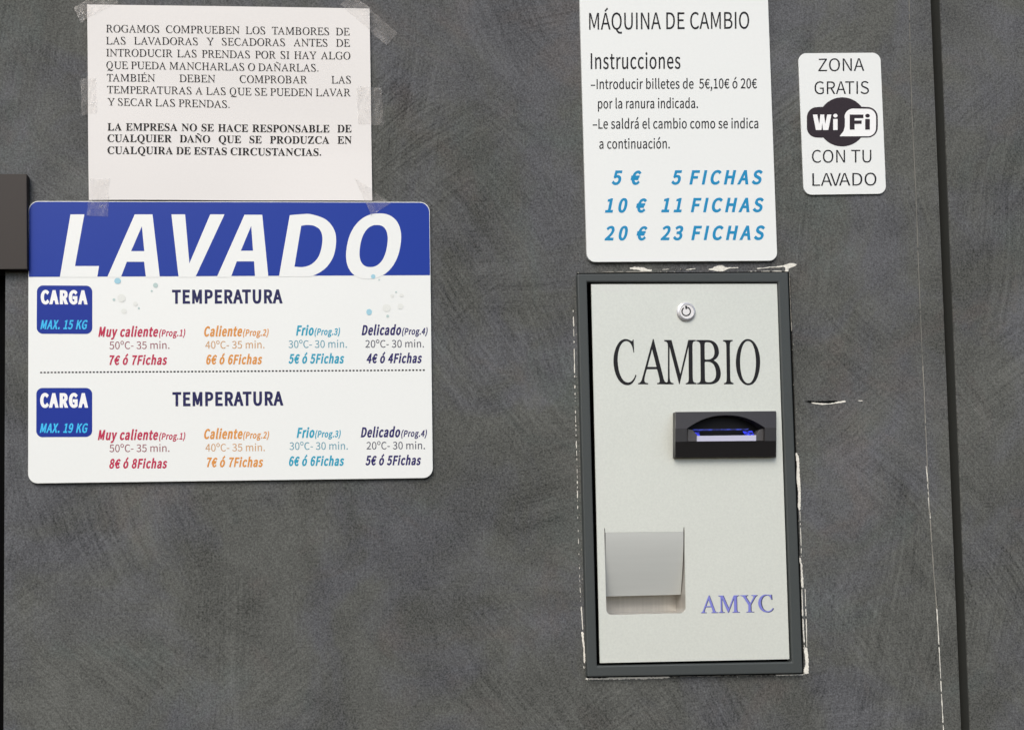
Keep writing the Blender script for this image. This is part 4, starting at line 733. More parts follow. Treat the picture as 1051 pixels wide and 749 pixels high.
def wall_mesh():
    vs, fs = [], []

    def quad(x0f, x1f, z0, z1, d=0.03):
        """A block of wall between two (possibly slanting) edges."""
        n = len(vs)
        for y in (0.0, d):
            vs.extend([Vector((x0f(z0), y, z0)), Vector((x1f(z0), y, z0)), Vector((x1f(z1), y, z1)), Vector((x0f(z1), y, z1))])
        return n

    lf = lambda z: on_line(left_t, left_b, z)
    gf = lambda z: on_line(gl_t, gl_b, z)
    c = lambda x: (lambda z: x)
    cells = []
    for i in range(len(zs) - 1):
        z0, z1 = zs[i], zs[i + 1]
        l = c(XL) if z0 >= zd - 1e-6 else lf
        inside = z0 >= mz0 - 1e-6 and z1 <= mz1 + 1e-6
        cols = [(l, c(mx0)), (c(mx0), c(mx1)), (c(mx1), gf)]
        for k, (a, b) in enumerate(cols):
            if k == 1 and inside:
                continue
            cells.append((a, b, z0, z1))
    bm = bmesh.new()
    for a, b, z0, z1 in cells:
        q = [bm.verts.new((a(z0), 0, z0)), bm.verts.new((b(z0), 0, z0)), bm.verts.new((b(z1), 0, z1)), bm.verts.new((a(z1), 0, z1))]
        bm.faces.new(q)
    bmesh.ops.remove_doubles(bm, verts=bm.verts, dist=1e-6)
    r = bmesh.ops.extrude_face_region(bm, geom=bm.faces[:])
    for v in r['geom']:
        if isinstance(v, bmesh.types.BMVert):
            v.co.y += 0.06
    bmesh.ops.recalc_face_normals(bm, faces=bm.faces)
    me = bpy.data.meshes.new('plaster_wall')
    bm.to_mesh(me)
    bm.free()
    return me


me = wall_mesh()
me.materials.append(PLASTER)
wall = bpy.data.objects.new('plaster_wall', me)
COL.objects.link(wall)
tag(wall, 'wide dark grey trowelled plaster wall that carries the signs and the change machine', 'wall')

# strip of wall right of the vertical groove
zt, zb = ZT, ZB
xr = P(1051, 300).x + 0.7
pts = [Vector((on_line(gr_t, gr_b, zt), 0, zt)), Vector((xr, 0, zt)), Vector((xr, 0, zb)), Vector((on_line(gr_t, gr_b, zb), 0, zb))]
vs, fs = solid_world([pts], 0, -60)
wall2 = mesh('plaster_wall', vs, fs, PLASTER, origin=Vector((0, 0, 0)), bevel=1.4)
tag(wall2, 'dark grey plaster wall strip to the right of the black vertical groove', 'wall')
# bottom of the groove
pts = [Vector((on_line(gl_t, gl_b, zt) - .004, .026, zt)), Vector((on_line(gr_t, gr_b, zt) + .004, .026, zt)),
       Vector((on_line(gr_t, gr_b, zb) + .004, .026, zb)), Vector((on_line(gl_t, gl_b, zb) - .004, .026, zb))]
vs, fs = solid_world([pts], -26, -45)
mesh('joint_strip', vs, fs, GROOVE, wall)
for (la, lb), sgn in (((gl_t, gl_b), 1), ((gr_t, gr_b), -1)):  # liners added to darken groove sides that would catch the light
    xa, xb = on_line(la, lb, zt) + sgn * .0003, on_line(la, lb, zb) + sgn * .0003
    vs = [Vector((xa, .0012, zt)), Vector((xb, .0012, zb)), Vector((xb, .026, zb)), Vector((xa, .026, zt))]
    vs += [Vector((v.x - sgn * .0006, v.y, v.z)) for v in vs]
    mesh('groove_dark_liner', vs, [(0, 1, 2, 3), (4, 5, 6, 7), (0, 1, 5, 4), (1, 2, 6, 5), (2, 3, 7, 6), (3, 0, 4, 7)], GROOVE, wall)

# black door set back in the opening at the far left, and the brown plate over its head
pts = [Vector((XL, .02, zd + .03)), Vector((left_t.x + .012, .02, zd + .03)), Vector((left_b.x + .012, .02, ZB)), Vector((XL, .02, ZB))]
vs, fs = solid_world([pts], -20, -55)
door = mesh('black_door', vs, fs, PITCH_, origin=Vector((left_b.x, .02, ZB)))
tag(door, 'black door edge standing in the opening at the far left under the brown plate', 'door')
q = [P(0, 178.3, 8), P(27.4, 178.6, 8), P(27.9, 276.2, 8), P(0, 276.0, 8)]
q[0].x = q[3].x = XL + 0.45
vs, fs = solid_world([q], 8, 0.3)
plate = mesh('metal_plate', vs, fs, BROWN, origin=q[3], bevel=0.6)
tag(plate, 'flat brown metal plate at the left edge of the wall beside the blue price board', 'plate')

# ------------------------------------------------------------------ wear of the plaster: chips, cracks, a gouge
rng = random.Random(4)


def jag(line, w0, w1, step=1.1, gap=0.0, jit=0.35):
    """Ragged slivers along a pixel polyline; widths in pixels vary between w0 and w1."""
    pts = []
    for (a, b) in zip(line[:-1], line[1:]):
        a, b = Vector(a), Vector(b)
        n = max(1, int((b - a).length / step))
        pts += [a.lerp(b, i / n) for i in range(n)]
    pts.append(Vector(line[-1]))
    runs, cur = [], []
    for i, p in enumerate(pts):
        if gap and rng.random() < gap:
            if len(cur) > 1:
                runs.append(cur)
            cur = []
        else:
            cur.append(p)
    if len(cur) > 1:
        runs.append(cur)
    out = []
    for run in runs:
        L, Rr = [], []
        w = rng.uniform(w0, w1)
        for i, p in enumerate(run):
            d = (run[min(i + 1, len(run) - 1)] - run[max(i - 1, 0)]).normalized()
            nrm = Vector((-d.y, d.x))
            w = min(w1, max(w0, w + rng.uniform(-jit, jit) * (w1 - w0)))
            e = 0.35 if i in (0, len(run) - 1) else 1
            off = rng.uniform(-.15, .15) * w
            L.append(tuple(p + nrm * (w / 2 * e + off)))
            Rr.append(tuple(p - nrm * (w / 2 * e - off)))
        out.append([L + Rr[::-1]])
    return out


def ragged(l):
    out = []
    for i in range(len(l)):
        a, b_ = Vector(l[i]), Vector(l[(i + 1) % len(l)])
        n_ = max(1, int((b_ - a).length / 0.9))
        for k_ in range(n_):
            p = a.lerp(b_, k_ / n_)
            out.append((p.x + rng.uniform(-.28, .28), p.y + rng.uniform(-.28, .28)))
    return out


def wear(name, glyphs, mat=CHIP, proud=0.35):
    if len(glyphs) == 1 and len(glyphs[0]) == 1:
        glyphs = [[ragged(glyphs[0][0])]]
    return print_mesh(name, glyphs, proud, mat, wall, thick=0.5)


# above the change machine
wear('paint_chip', [[[(646.5, 274.9), (652, 273.9), (657, 274.3), (661, 274.6), (664, 276.2), (669, 277), (668.6, 278.6), (663, 278.8), (658, 278.4), (656, 276.9), (651, 276.6), (647, 276.2)]]])
wear('paint_chip', jag([(680, 276.7), (687, 276.3)], .5, 1.0) + jag([(704, 276.9), (714, 275.6)], .5, 1.7))
wear('paint_chip', [[[(726.6, 276.5), (731, 275.4), (733, 274), (737, 272.4), (741, 272.2), (744, 274.2), (749, 274.6), (757, 274.4), (758, 275), (748, 275.6), (745, 277.2), (741, 278.6), (735, 278.2), (731, 277.2)]]])
wear('paint_chip', jag([(777, 275.6), (786, 275), (790, 274.2), (797, 274), (804, 273.2)], .6, 1.5) +
     [[[(803.5, 272.6), (807.6, 271.2), (810, 270.2), (815, 270.2), (818, 271.4), (816, 273.2), (812, 274.6), (809.4, 276), (809.2, 279), (806.2, 279), (806, 274.6), (804, 273.8)]]])
wear('paint_chip', jag([(618, 279.1), (640, 278.9), (668, 278.7)], .35, .9, gap=.08), CHIP_GREY)
wear('paint_chip', jag([(770, 278.4), (806, 278.4)], .4, .9, gap=.05), CHIP)
# right side of the machine
wear('paint_chip', jag([(809.6, 279), (810.6, 290), (811.2, 312), (812.5, 340)], .5, 1.0, gap=.02), CHIP_GREY)
wear('paint_chip', [[[(816.6, 465), (818.2, 464.6), (820.2, 470), (820.6, 485), (821.8, 500), (821.6, 522), (820.2, 523.6), (819, 520), (819.4, 505), (817.6, 492), (818, 478)]]])
wear('paint_chip', jag([(820.4, 572), (822.6, 580), (823.6, 600), (824.2, 603)], 1.2, 2.6) + jag([(821, 524), (822, 550), (822.6, 571)], .35, .7, gap=.12))
wear('paint_chip', jag([(823.0, 604), (824.4, 640), (825.8, 666)], .6, 1.3, gap=.04) + jag([(826.4, 604), (827.6, 640), (828.2, 664)], .4, .9, gap=.08), CHIP)
wear('paint_chip', [[[(825, 664), (828.4, 664.4), (829.8, 676), (830, 690.8), (827, 691.6), (824.6, 689), (825.8, 684.6), (827, 681), (826, 672)]]])
wear('paint_chip', jag([(796.5, 692.4), (809, 692), (818, 691.8), (826, 691.2)], .9, 1.8))
# under the machine
wear('paint_chip', jag([(601, 696.2), (612, 696.4), (630, 695.8), (655, 695.2), (687.5, 694.6)], 1.2, 2.6))
wear('paint_chip', jag([(690, 694.2), (740, 693.2), (795, 692.2)], .3, .6, gap=.1), CHIP_GREY)
# left side of the machine
wear('paint_chip', jag([(596.6, 622), (597.4, 634), (598.2, 646)], .7, 1.1) + jag([(597.6, 648), (599.4, 664), (600, 680)], 1.2, 2.8))
wear('paint_chip', jag([(599.3, 683), (599.6, 686)], .8, 1.2) + jag([(604.2, 693), (604.8, 696)], .7, 1.0))
wear('paint_chip', jag([(588.4, 318), (589.2, 352), (589.8, 384), (590.4, 412)], .5, 1.1, gap=.12) + jag([(592.6, 281), (592.4, 284)], .6, 1))
wear('paint_chip', jag([(590.6, 420), (591.4, 450), (592.4, 480), (592.9, 522)], .4, 1.0, gap=.2) + jag([(593, 530), (594.4, 575), (596, 618)], .3, .6, gap=.35))
crumbs = []
for (xa, ya), (xb, yb), n_ in (((594, 279.5), (808, 277.5), 26), ((810.5, 281), (827, 690), 34), ((590.5, 284), (601, 694), 30), ((604, 696), (826, 692.6), 22)):
    for _ in range(n_):
        t_ = rng.random()
        x_, y_ = xa + (xb - xa) * t_ + rng.gauss(0, 1.3), ya + (yb - ya) * t_ + rng.gauss(0, 1.0)
        r_ = rng.uniform(.2, .55)
        crumbs.append([[(px + rng.uniform(-.15, .15), py + rng.uniform(-.15, .15)) for px, py in circle(x_, y_, r_, r_ * rng.uniform(.6, 1.4), 7)]])
wear('paint_crumbs', crumbs, CHIP_GREY)
# gouge to the right of the machine
wear('gouge', [[[(826, 411.6), (831, 411), (840, 411.6), (850, 411.2), (862, 411), (868, 411.4), (864, 412.6), (852, 413.4), (840, 413.2), (830, 413)]]], DARKIN, .3)
wear('paint_chip', jag([(833, 413.2), (842, 414.6), (852, 414.4), (860, 412.8), (868, 411.8)], .8, 1.8) + jag([(880.5, 411), (885.5, 411.2)], .7, 1.3))
# the hairline crack left of the groove
wear('crack', jag([(947.2, 375), (948.6, 400), (950.2, 440), (952.8, 500), (955.6, 545), (958.6, 590), (961.6, 625)], .35, .8, gap=.03), CHIP_GREY)
wear('crack', jag([(950.6, 478), (952, 492), (953, 510), (955, 532)], .4, .9, gap=.06) + jag([(961.4, 620), (964.2, 668), (966, 705), (968.4, 749), (972, 820), (979, 960), (984, 1040)], .4, 1.05, gap=.05))
wear('crack', jag([(933, -10), (934.4, 60), (936.2, 120), (940.2, 200), (943, 280), (946, 350), (947.2, 375)], .5, 1.0, gap=.01), speckled('worn ridge of plaster', lin(118, 117, 111), .85, .1, 500, spec=.1))


# ------------------------------------------------------------------ helper: a sign board
def board(name, corners, r, front, mat, parent, back=0.3, bevel=0.5, rs=None):
    vs, fs = solid([rrect(corners, r, 8, rs)], front, back)
    return mesh(name, vs, fs, mat, parent, bevel=bevel)


def words(name, lines, mat, parent, proud, bend=None):
    gl = []
    for ln in lines:
        gl += text_loops(*ln[0], **ln[1])
    return print_mesh(name, gl, proud, mat, parent, bend=bend, raw=True)


def T(s, font, a, b, cap, **kw):
    return ((s, font, a, b, cap), kw)


# ------------------------------------------------------------------ price board
LF = 3.2
lav = thing('price_board', 'large white washing price board with a blue top band reading LAVADO', 'sign', P(236, 493))
LC = [(29.2, 206.4), (441.0, 207.4), (444.3, 490.3), (28.8, 496.0)]
board('board', LC, 10, LF, WHITE, lav)
band = rrect([(29.9, 207.1), (440.4, 208.1), (441.4, 282.4), (29.7, 284.2)], 0, 8, [9.6, 9.6, 0, 0])
print_mesh('header_band', [[band]], LF + .12, BLUE, lav)
z2 = lambda l: [(20 + x / 4.777, 195 + y / 4.777) for x, y in l]
z3 = lambda l: [(230 + x / 4.777, 195 + y / 4.777) for x, y in l]


def spline(ctrl, n=10):
    """Closed smooth outline through control points (Catmull-Rom)."""
    out = []
    c = len(ctrl)
    for i in range(c):
        p0, p1, p2, p3 = (Vector(ctrl[(i + k - 1) % c]) for k in range(4))
        for j in range(n):
            t = j / n
            out.append(tuple(0.5 * ((2 * p1) + (p2 - p0) * t + (2 * p0 - 5 * p1 + 4 * p2 - p3) * t * t + (3 * p1 - p0 - 3 * p2 + p3) * t ** 3)))
    return out


def slant_oval(cx, cy, rx, ry, sh, p=2.25, n=56):
    out = []
    for i in range(n):
        t = 2 * math.pi * i / n
        x = rx * math.copysign(abs(math.cos(t)) ** (2 / p), math.cos(t))
        y = ry * math.copysign(abs(math.sin(t)) ** (2 / p), math.sin(t))
        out.append((cx + x - y * sh, cy + y))
    return out


def d_outline(pts, k=8):
    """Open run of control points smoothed, ends kept."""
    out = []
    c = len(pts)
    for i in range(c - 1):
        p1, p2 = Vector(pts[i]), Vector(pts[i + 1])
        p0 = Vector(pts[i - 1]) if i else p1
        p3 = Vector(pts[i + 2]) if i + 2 < c else p2
        for j in range(k):
            t = j / k
            out.append(tuple(0.5 * ((2 * p1) + (p2 - p0) * t + (2 * p0 - 5 * p1 + 4 * p2 - p3) * t * t + (3 * p1 - p0 - 3 * p2 + p3) * t ** 3)))
    out.append(tuple(pts[-1]))
    return out


BT = 428
o_out = [p for p in slant_oval(733, 276, 131, 161, 0.17)]
title = [
    [z2([(250, 120), (318, 120), (272, 373), (390, 373), (381, BT), (198, BT)])],
    [z2([(565, 120), (652, 120), (688, BT), (620, BT), (611, 352), (526, 352), (497, BT), (430, BT)]), z2([(600, 178), (612, 300), (547, 300)])],
    [z2([(745, 120), (812, 120), (833, 360), (935, 120), (1005, 120), (862, BT), (780, BT)])],
    [z3([(100, 122), (187, 122), (217, BT), (152, BT), (147, 350), (62, 350), (33, BT), (-36, BT)]), z3([(133, 176), (142, 298), (82, 298)])],
    [z3(d_outline([(322, 124), (380, 119), (430, 120), (500, 146), (540, 196), (549, 252), (538, 320), (508, 372), (468, 405), (425, 424)]) + [(420, BT - 3), (269, BT - 3)]),
     z3(d_outline([(345, 376), (385, 378), (425, 366), (458, 335), (476, 290), (482, 235), (470, 196), (440, 176), (405, 172), (378, 176)]))],
    [z3([p for p in o_out]), z3(slant_oval(733, 275, 66, 103, 0.16, 2.35))],
]
print_mesh('title_lettering', title, LF + .17, WHITE, lav)


def badge(c, carga, mx, kg):
    b = print_mesh('load_badge', [[rrect(c, 6.4)]], LF + .12, BADGE, lav)
    words('lettering', [T('CARGA', 'sans', *carga, bold=74)], WHITE_INK, b, LF + .22)
    words('lettering', [T(kg, 'sans', *mx, bold=38, slant=.19)], SKYBLUE, b, LF + .22)


badge([(37.9, 292.9), (94.7, 293.2), (94.7, 342.7), (37.6, 342.5)], ((41.8, 312.2), (89.9, 312.4), 14.5), ((41.4, 337.8), (90.0, 337.9), 9.4), 'MAX. 15 KG')
badge([(37.3, 398.0), (94.6, 398.0), (94.6, 448.2), (37.2, 448.5)], ((41.2, 418.3), (90.5, 418.3), 15.0), ((40.8, 444.0), (90.4, 444.0), 9.6), 'MAX. 19 KG')
words('heading_lettering', [T('TEMPERATURA', 'sans', (176.6, 311.8), (290.1, 311.4), 14.4, bold=52)], NAVY2, lav, LF + .12)
words('heading_lettering', [T('TEMPERATURA', 'sans', (177.0, 416.9), (290.9, 416.1), 14.6, bold=52)], NAVY2, lav, LF + .12)

BK = dict(bold=46, slant=.17)
PR = dict(bold=36, slant=.17)


def column(ink1, ink2, n1, p1, n2, p2, n3, p3, name, prog, temp, price):
    nm = words('price_lettering', [T(name, 'sans', *n1, **BK), T(prog, 'sans', *p1, **PR), T(price, 'sans', *n3, **BK)], ink1, lav, LF + .12)
    words('temperature_lettering', [T(temp, 'sans', *n2, bold=5)], ink2, nm, LF + .12)


def row(dat):
    for d in dat:
        (ink1, ink2, name, prog, temp, price, nx0, nx1, ny, px0, px1, tx0, tx1, ty, fx0, fx1, fy) = d
        column(ink1, ink2, ((nx0, ny), (nx1, ny - .2), 10.4), ((px0, ny - .5), (px1, ny - .7), 6.8),
               ((tx0, ty), (tx1, ty - .3), 7.6), None, ((fx0, fy), (fx1, fy - .2), 9.9), None, name, '(Prog.%d)' % prog, temp, price)


row([
    (RED, RED2, 'Muy caliente', 1, '50ºC- 35 min.', '7€ ó 7Fichas', 100.8, 162.3, 345.7, 163.3, 190.2, 112.3, 173.9, 358.2, 112.3, 171.7, 374.5),
    (ORANGE, ORANGE2, 'Caliente', 2, '40ºC- 35 min.', '6€ ó 6Fichas', 209.5, 248.6, 345.3, 249.4, 275.7, 210.7, 271.4, 357.7, 211.6, 269.2, 373.9),
    (CYAN, CYAN2, 'Frio', 3, '30ºC- 30 min.', '5€ ó 5Fichas', 303.8, 322.1, 344.4, 322.8, 349.0, 296.1, 356.0, 357.0, 296.1, 353.3, 373.1),
    (NAVY, GREY2, 'Delicado', 4, '20ºC- 30 min.', '4€ ó 4Fichas', 371.1, 411.8, 344.0, 412.7, 438.9, 375.0, 435.1, 356.7, 376.2, 433.2, 372.7)])
row([
    (RED, RED2, 'Muy caliente', 1, '50ºC- 35 min.', '8€ ó 8Fichas', 100.3, 162.3, 451.5, 163.3, 190.2, 112.3, 173.9, 463.7, 112.1, 171.7, 480.6),
    (ORANGE, ORANGE2, 'Caliente', 2, '40ºC- 35 min.', '7€ ó 7Fichas', 209.5, 249.0, 450.4, 249.6, 276.2, 210.8, 271.8, 463.0, 212.4, 270.2, 479.2),
    (CYAN, CYAN2, 'Frio', 3, '30ºC- 30 min.', '6€ ó 6Fichas', 304.5, 322.8, 449.2, 323.4, 349.7, 297.1, 357.0, 461.4, 296.6, 353.3, 478.0),
    (NAVY, GREY2, 'Delicado', 4, '20ºC- 30 min.', '5€ ó 5Fichas', 370.2, 410.8, 448.7, 411.8, 438.2, 376.2, 436.1, 461.0, 375.0, 432.2, 477.3)])
dots = []
nd = 110
for i in range(nd):
    t0, t1 = i / nd, (i + .58) / nd
    f = lambda t: (41.2 + (437.5 - 41.2) * t, 382.2 + (379.7 - 382.2) * t)
    (xa, ya), (xb, yb) = f(t0), f(t1)
    dots.append([[(xa, ya - .75), (xb, yb - .75), (xb, yb + .75), (xa, ya + .75)]])
print_mesh('dotted_line', dots, LF + .12, BLACK, lav)
rs_ = random.Random(8)
for zz, x, y, r_, mt in ((z2, 481, 446, 16, DROP), (z3, 731, 424, 11, DROP), (z3, 711, 598, 14, DROP), (z2, 667, 467, 12, DROP2), (z2, 463, 537, 7, DROP2),
                         (z2, 648, 495, 5, DROP2), (z2, 585, 579, 5, DROP2), (z3, 802, 618, 7, DROP2), (z3, 843, 500, 4.5, DROP2), (z3, 760, 440, 4, DROP2),
                         (z2, 500, 530, 20, DROP3), (z2, 568, 558, 11, DROP3), (z2, 512, 594, 14, DROP3), (z3, 797, 578, 20, DROP3), (z3, 865, 570, 14, DROP3),
                         (z3, 824, 518, 9, DROP3), (z3, 870, 516, 10, DROP3)):
    el = [(x + (px - x) * rs_.uniform(.94, 1.05), y + (py - y) * rs_.uniform(.94, 1.05)) for px, py in circle(x, y, r_, r_ * rs_.uniform(.88, 1.08), 24)]
    print_mesh('printed_spot', [[zz(el)]], LF + .20, mt, lav)

# ------------------------------------------------------------------ instructions board above the machine
MF = 3.0
maq = thing('instruction_board', 'tall white board with coin changing instructions and turquoise prices above the machine', 'sign', P(700, 268))
top_l, top_r = P(602.6, 269, MF), P(797.9, 267.6, MF)
k = 297.0 / 208.0
upv = Vector((-(top_r.z - top_l.z), 0, top_r.x - top_l.x)) * k
quad = [top_l + upv, top_r + upv, top_r, top_l]


def rworld(q, r, n=8):
    out = rrect([(v.x * 1000, -v.z * 1000) for v in q], r, n)
    return [Vector((x / 1000, q[0].y, -y / 1000)) for x, y in out]


vs, fs = solid_world([rworld(quad, 9)], MF, .3)
mesh('board', vs, fs, WHITE, maq, bevel=.5)
G = MF + .12
words('heading_lettering', [T('MÁQUINA DE CAMBIO', 'sans', (604.7, 30.8), (769.0, 29.7), 17.2, bold=4)], BLACK, maq, G)
words('heading_lettering', [T('Instrucciones', 'sans', (606.3, 71.2), (698.4, 70.8), 16.3, sx=.62, bold=10)], BLACK, maq, G)
words('instruction_lettering', [
    T('–Introducir billetes de  5€,10€ ó 20€', 'sans', (606.3, 91.7), (777.0, 90.9), 10.2, bold=13),
    T('por la ranura indicada.', 'sans', (613.7, 111.7), (716.4, 111.2), 10.2, bold=13),
    T('–Le saldrá el cambio como se indica', 'sans', (608.2, 132.4), (778.4, 131.9), 10.2, bold=13),
    T('a continuación.', 'sans', (615.1, 152.9), (687.5, 152.6), 10.2, bold=13)], BLACK, maq, G)
FI = dict(sx=.80, bold=50, slant=.2, space=.17)
words('price_lettering', [
    T('5 €', 'sans', (627.7, 189.8), (658.5, 189.7), 14.7, **FI), T('5 FICHAS', 'sans', (688.9, 189.6), (783.0, 189.4), 14.7, **FI),
    T('10 €', 'sans', (620.8, 218.4), (664.2, 218.2), 14.7, **FI), T('11 FICHAS', 'sans', (678.6, 218.0), (784.1, 217.8), 14.7, **FI),
    T('20 €', 'sans', (620.4, 246.8), (664.7, 246.7), 14.7, **FI), T('23 FICHAS', 'sans', (677.9, 246.6), (785.3, 246.3), 14.7, **FI)], TURQ, maq, G)

# ------------------------------------------------------------------ wifi sign
WF = 1.6
wif = thing('wifi_sign', 'small white rounded sign with a dark WiFi emblem right of the instructions', 'sign', P(867, 199.6))
board('board', [(819.4, 54.9), (903.6, 54.3), (909.6, 199.0), (825.2, 200.1)], 8.2, WF, WHITE, wif, bevel=.35)
G = WF + .12
words('sign_lettering', [
    T('ZONA', 'sans', (839.9, 73.4), (887.1, 72.9), 12.9, bold=-3), T('GRATIS', 'sans', (836.0, 96.8), (891.9, 96.5), 12.9, bold=-3)], BLACK, wif, G)
words('sign_lettering', [
    T('CON TU', 'sans', (833.4, 167.1), (894.4, 166.8), 12.9, bold=-3), T('LAVADO', 'sans', (833.8, 190.9), (899.6, 190.4), 12.9, bold=-3)], BLACK, wif, G)
z8 = lambda l: [(810 + x / 4.409, 40 + y / 4.409) for x, y in l]
# outline of the emblem: a round cloud with two lobes at each side
blob = []
arc = lambda cx, cy, r, a0, a1, n: [(cx + r * math.cos(R(a0 + (a1 - a0) * i / n)), cy + r * math.sin(R(a0 + (a1 - a0) * i / n))) for i in range(n + 1)]
blob += arc(240, 376, 111, -142, -38, 24)
blob += arc(355, 355, 46, -90, 0, 10) + arc(355, 401, 46, 0, 90, 10)
blob += arc(240, 376, 111, 40, 140, 24)
blob += arc(126, 401, 46, 90, 180, 10) + arc(126, 355, 46, 180, 270, 10)
em = print_mesh('wifi_emblem', [[z8(blob)]], G, LOGO, wif)
bub = [(228, 441), (246, 418), (252, 396), (252, 364)] + arc(290, 356, 40, 190, 270, 8) + arc(356, 354, 37, -90, 0, 8) + arc(356, 404, 37, 0, 90, 8)
print_mesh('emblem_bubble', [[z8(bub)]], G + .1, WHITE_INK, em)
Wl = [(107, 343), (127, 343), (136, 386), (141, 343), (158, 343), (163, 386), (172, 343), (191, 343), (177, 413), (153, 413), (149.5, 380), (146, 413), (121, 413)]
il = [(199, 363), (219, 363), (219, 413), (199, 413)]
print_mesh('emblem_lettering', [[z8(Wl)], [z8(il)], [z8(circle(209, 348, 10, 8.5, 18))]], G + .1, WHITE_INK, em)
Fl = [(274, 343), (336, 343), (336, 359), (296, 359), (296, 370), (328, 370), (328, 385), (296, 385), (296, 411), (274, 411)]
i2 = [(344, 363), (365, 363), (365, 411), (344, 411)]
print_mesh('emblem_lettering', [[z8(Fl)], [z8(i2)], [z8(circle(354.5, 348, 10.5, 8.5, 18))]], G + .2, LOGO, em)

# ------------------------------------------------------------------ paper notice, slightly wavy
NX0, NX1 = P(90, 100).x, P(382, 100).x
NZ0, NZ1 = P(200, 207).z, P(200, 8).z


def bend(q):
    u = (q.x - NX0) / (NX1 - NX0)
    v = (q.z - NZ0) / (NZ1 - NZ0)
    return 0.0014 + 0.0010 * math.sin(u * 5.2 + 0.7) * math.sin(v * 3.0 + 0.3) + 0.0005 * math.sin(v * 7 + u * 3) + 0.0008 * max(0, 0.25 - v) * 4 * (0.5 + 0.5 * math.sin(u * 9))


notice = thing('paper_notice', 'white paper sheet with printed notice taped above the blue band of the price board', 'notice', P(236, 206))
NC = [(89.9, 6.0), (379.3, 9.9), (382.0, 206.9), (91.9, 206.2)]
nu, nv = 96, 66
cs = [P(x, y, 1.2) for x, y in NC]
vs, fs = [], []
for j in range(nv + 1):
    for i in range(nu + 1):
        a = cs[0].lerp(cs[1], i / nu)
        b = cs[3].lerp(cs[2], i / nu)
        p = a.lerp(b, j / nv)
        vs.append(Vector((p.x, p.y - bend(p), p.z)))
for j in range(nv):
    for i in range(nu):
        k = j * (nu + 1) + i
        fs.append((k, k + 1, k + nu + 2, k + nu + 1))
sheet = mesh('sheet', vs, fs, PAPER, notice)
NS = .93
nt = 7.5
J = dict(sx=.98, fit='words')
FREE = dict()
lines = [
    T('ROGAMOS COMPRUEBEN LOS TAMBORES DE', 'roman', (109.2, 34.3), (359.0, 37.4), nt, **J),
    T('LAS LAVADORAS Y SECADORAS ANTES DE', 'roman', (109.2, 46.6), (359.2, 49.0), nt, **J),
    T('INTRODUCIR LAS PRENDAS POR SI HAY ALGO', 'roman', (109.3, 58.9), (359.6, 62.0), nt, **J),
    T('QUE PUEDA MANCHARLAS O DAÑARLAS.', 'roman', (109.5, 71.6), (326.8, 74.2), nt, **FREE),
    T('TAMBIÉN DEBEN COMPROBAR LAS', 'roman', (110.0, 84.6), (360.2, 86.4), nt, **J),
    T('TEMPERATURAS A LAS QUE SE PUEDEN LAVAR', 'roman', (110.3, 96.9), (359.8, 99.3), nt, **J),
    T('Y SECAR LAS PRENDAS.', 'roman', (110.5, 109.4), (235.7, 111.3), nt, **FREE)]
words('notice_lettering', lines, BLACKN, notice, 1.5, bend=bend)
lines = [
    T('LA EMPRESA NO SE HACE RESPONSABLE  DE', 'bold', (111.0, 135.3), (360.8, 136.0), nt, **J),
    T('CUALQUIER DAÑO QUE SE PRODUZCA EN', 'bold', (111.0, 147.0), (361.0, 147.6), nt, **J),
    T('CUALQUIRA DE ESTAS CIRCUSTANCIAS.', 'bold', (111.0, 159.3), (329.6, 160.1), nt, **FREE)]
words('warning_lettering', lines, BLACKN, notice, 1.5, bend=bend)


# ------------------------------------------------------------------ adhesive tape
def tape(label, quad, proud=4.9, seed=0, n=(16, 10), drape=True):
    r = random.Random(seed)
    ph = [r.uniform(0, 6) for _ in range(4)]
    c = [P(x, y, proud) for x, y in quad]
    o = thing('adhesive_tape', label, 'tape', (c[2] + c[3]) / 2, 'tape pieces holding the notice')
    vs, fs = [], []
    nx, ny = n
    x0, x1, zt_, zb_ = P(89.9, 100).x, P(381, 100).x, P(200, 7).z, P(200, 207).z
    for j in range(ny + 1):
        for i in range(nx + 1):
            u, v = i / nx, j / ny
            jx = r.uniform(-.0004, .0004) if i in (0, nx) else 0
            p = c[0].lerp(c[1], u).lerp(c[3].lerp(c[2], u), v)
            inside = min(p.x - x0, x1 - p.x, zt_ - p.z, (p.z - zb_) + .5 * 0)
            f = max(0.0, min(1.0, (inside + .003) / .004)) if drape else 1
            over = 0.0012 + bend(p) + 0.0006
            if p.z < zb_ + .001 and p.x < x1 + .02:
                over, f = (max(over, .0039) if p.z > zb_ - .002 else .0039), 1.0
            h = 0.0006 * (1 - f) + f * over + 0.0003 * math.sin(u * 9 + ph[0]) * math.sin(v * 6 + ph[1]) + 0.0002 * math.sin(u * 21 + v * 13 + ph[2])
            vs.append(Vector((p.x + jx, -h, p.z + jx)))
    for j in range(ny):
        for i in range(nx):
            k = j * (nx + 1) + i
            fs.append((k, k + 1, k + nx + 2, k + nx + 1))
    f = mesh('film', vs, fs, TAPE, o)
    return o


